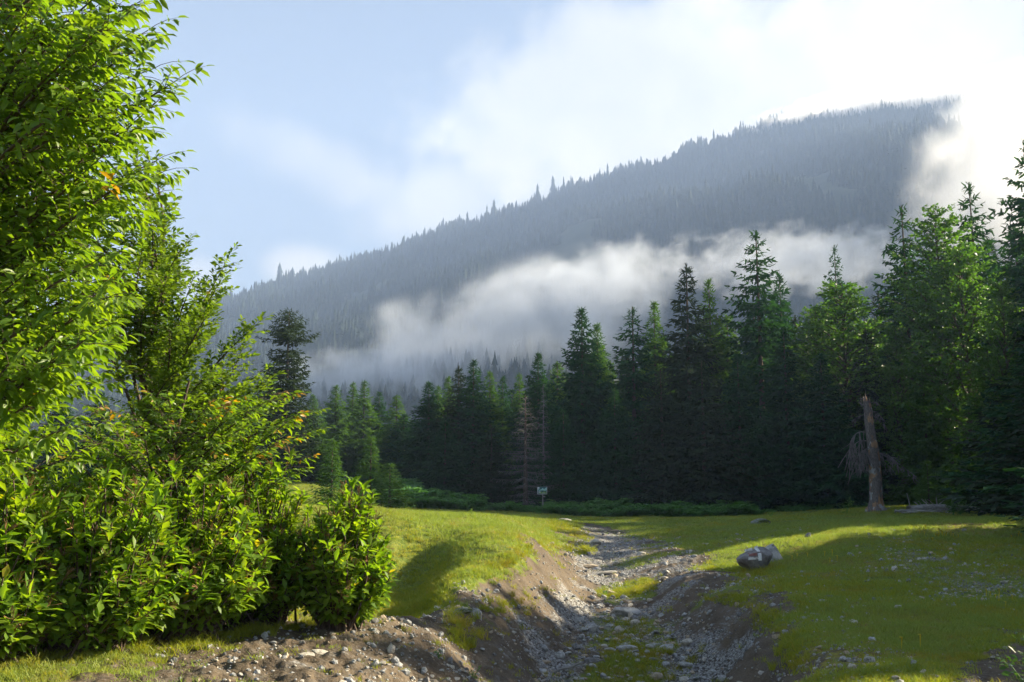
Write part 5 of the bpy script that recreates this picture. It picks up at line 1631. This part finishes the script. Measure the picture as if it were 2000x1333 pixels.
weed(800, 1040, 28, 'tall yellowish weed standing at the rim of the shaded hollow', 401, M['grass'], 'tall_weed', 26, .16, None, .25, .3)
weed(858, 1115, 24, 'sunlit yellow-green weeds on the inner slope of the hollow', 402, M['grass'], 'leafy_weed', 40, .25, None, .7, .35)
weed(920, 1012, 16, 'small yellow-green plant on the skyline of the knoll', 403, M['rhodo'], 'leafy_weed', 20, .4, None, .5, .3)
weed(760, 1135, 16, 'thin yellow flower stalks down in the shaded hollow', 404, M['grass'], 'flower_stalk', 12, .12, None, .3, .25)
weed(1645, 1004, 34, 'pair of leafy shoots left of the broken dead trunk', 405, M['beech'], 'leafy_weed', 40, .3, 49, .5, .3)
weed(1850, 1003, 52, 'bright leafy sapling in front of the grey logs', 406, M['beech'], 'sapling', 150, .4, 46, .85, .22, cat='shrub')
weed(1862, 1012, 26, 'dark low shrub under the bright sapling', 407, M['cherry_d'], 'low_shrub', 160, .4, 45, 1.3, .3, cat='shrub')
weed(1990, 1014, 70, 'green shrub at the right edge beside the end of the logs', 408, M['beech'], 'low_shrub', 170, .4, 42, .8, .16, cat='shrub')
weed(1500, 1003, 10, 'tiny bush at the end of the fern band', 409, M['fern'], 'leafy_weed', 30, .4, 52, 1.2, .4)
weed(858, 1290, 22, 'small green weed on the lip of the dirt bank', 410, M['fern'], 'leafy_weed', 20, .35, None, .4, .35)
weed(925, 1328, 26, 'green weed at the bottom of the earth bank', 411, M['fern'], 'leafy_weed', 36, .35, None, .7, .3)
weed(1180, 1168, 14, 'bright clump of weeds beside the rounded tan stone', 412, M['fern'], 'leafy_weed', 26, .35, None, 1.0, .5)
weed(1525, 1200, 18, 'thin weed on the edge of the right bank', 413, M['grass'], 'leafy_weed', 12, .16, None, .3, .3)
# shrub poking in at the right edge, near the camera
for i, (u, v, h, Y, lb) in enumerate([(1996, 1325, 200, 7.0, 'green leafy shrub entering low at the right edge'), (2006, 1185, 120, 9.5, 'leafy shrub behind the low one at the right edge of the meadow'), (2015, 1105, 30, 14, 'yellow-flowered stalk at the right edge of the meadow')]):
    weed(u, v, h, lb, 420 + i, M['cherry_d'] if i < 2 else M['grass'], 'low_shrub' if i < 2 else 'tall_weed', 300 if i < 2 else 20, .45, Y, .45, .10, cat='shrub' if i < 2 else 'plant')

# rough grass clumps: banks, gully bed, foot of the bushes
TG = [tuft(50 + i, 26, .11, .034, .0032, .5, M['grass2']) for i in range(4)] + [tuft(60 + i, 18, .07, .085, .0032, .5, M['grass2']) for i in range(2)]
TB = [tuft(30 + i, 40, .10, .20, .0045, .55) for i in range(3)] + [tuft(40 + i, 34, .12, .10, .006, .7) for i in range(3)]
pts = []
g = np.random.default_rng(63)
def strip(pl, n, w, s0, s1, k0=0):
    for i in range(n):
        t = g.uniform(0, len(pl) - 1); j = int(t); f = t - j
        j2 = min(j + 1, len(pl) - 1)
        u = pl[j][0] * (1 - f) + pl[j2][0] * f + g.normal(0, w); v = pl[j][1] * (1 - f) + pl[j2][1] * f + g.normal(0, w * .35)
        x, y = on_ground(u, v, 6.0, 60); pts.append((x, y, g.uniform(s0, s1) * .68, g.integers(k0, 6)))
strip([(0, 1300), (200, 1290), (350, 1275), (480, 1250), (600, 1228), (730, 1213)], 260, 18, .35, .75, 2)
strip([(880, 1170), (900, 1215), (890, 1260), (940, 1240)], 60, 10, .6, 1.1)
strip([(1000, 1110), (1030, 1070), (940, 1130)], 90, 14, .5, 1.0)
strip([(950, 1180), (1000, 1200), (1040, 1160)], 60, 22, .5, .9)
strip([(1225, 1240), (1230, 1270), (1250, 1300), (1230, 1330)], 230, 60, .5, .95)
strip([(1180, 1160), (1230, 1165), (1270, 1140)], 110, 12, .7, 1.3)
strip([(1400, 1165), (1480, 1185), (1540, 1250), (1560, 1320)], 150, 18, .5, 1.1)
strip([(1060, 1030), (1110, 1035), (1140, 1060)], 60, 14, 1.0, 1.8)
strip([(1450, 1120), (1490, 1124), (1530, 1112)], 40, 8, .8, 1.4)
strip([(1150, 1080), (1110, 1070)], 40, 10, .9, 1.5)
strip([(720, 1180), (800, 1195), (850, 1160), (870, 1120)], 180, 16, .6, 1.2)
pts = np.array(pts)
zf = ground(pts[:, 0], pts[:, 1])[0]
s_ = pts[:, 2]
scatter('rough_grass', np.stack([pts[:, 0], pts[:, 1], zf - .01], 1), np.stack([np.zeros(len(pts)), np.zeros(len(pts)), g.uniform(0, 6.3, len(pts))], 1), np.stack([s_ * 1.3, s_ * 1.3, s_], 1), TB, pts[:, 3].astype(int),
        'rough uneven grass clumps on the banks and under the bushes')
# yellow meadow flowers
fl = []
for (u, v, nfl) in ((1620, 1096, 4), (1790, 1043, 5), (1835, 1052, 7), (1850, 1048, 6), (1560, 1092, 3), (1940, 1170, 4), (1955, 1180, 3), (1790, 1270, 2), (1980, 1050, 4)):
    for i in range(nfl):
        x, y = on_ground(u + g.normal(0, 12), v + g.normal(0, 3)); fl.append((x, y))
ps, rs = [], []
V_, F_ = [], []
for (x, y) in fl:
    z0 = gz(x, y); h = g.uniform(.08, .16); s = .018 * max(1, y / 15)
    o = len(V_)
    for j in range(6):
        a = j * math.pi / 3; V_.append((x + s * math.cos(a), y + s * math.sin(a), z0 + h + .3 * s))
    V_.append((x, y, z0 + h - .2 * s)); V_.append((x, y, z0))
    F_ += [(o + j, o + (j + 1) % 6, o + 6) for j in range(6)] + [(o + 6, o, o + 7)]
obj('yellow_flowers', mesh_from('yellow_flowers', np.array(V_), np.array(F_), [M['flower']]), kind='stuff', label='tiny yellow flowers sprinkled in the turf')
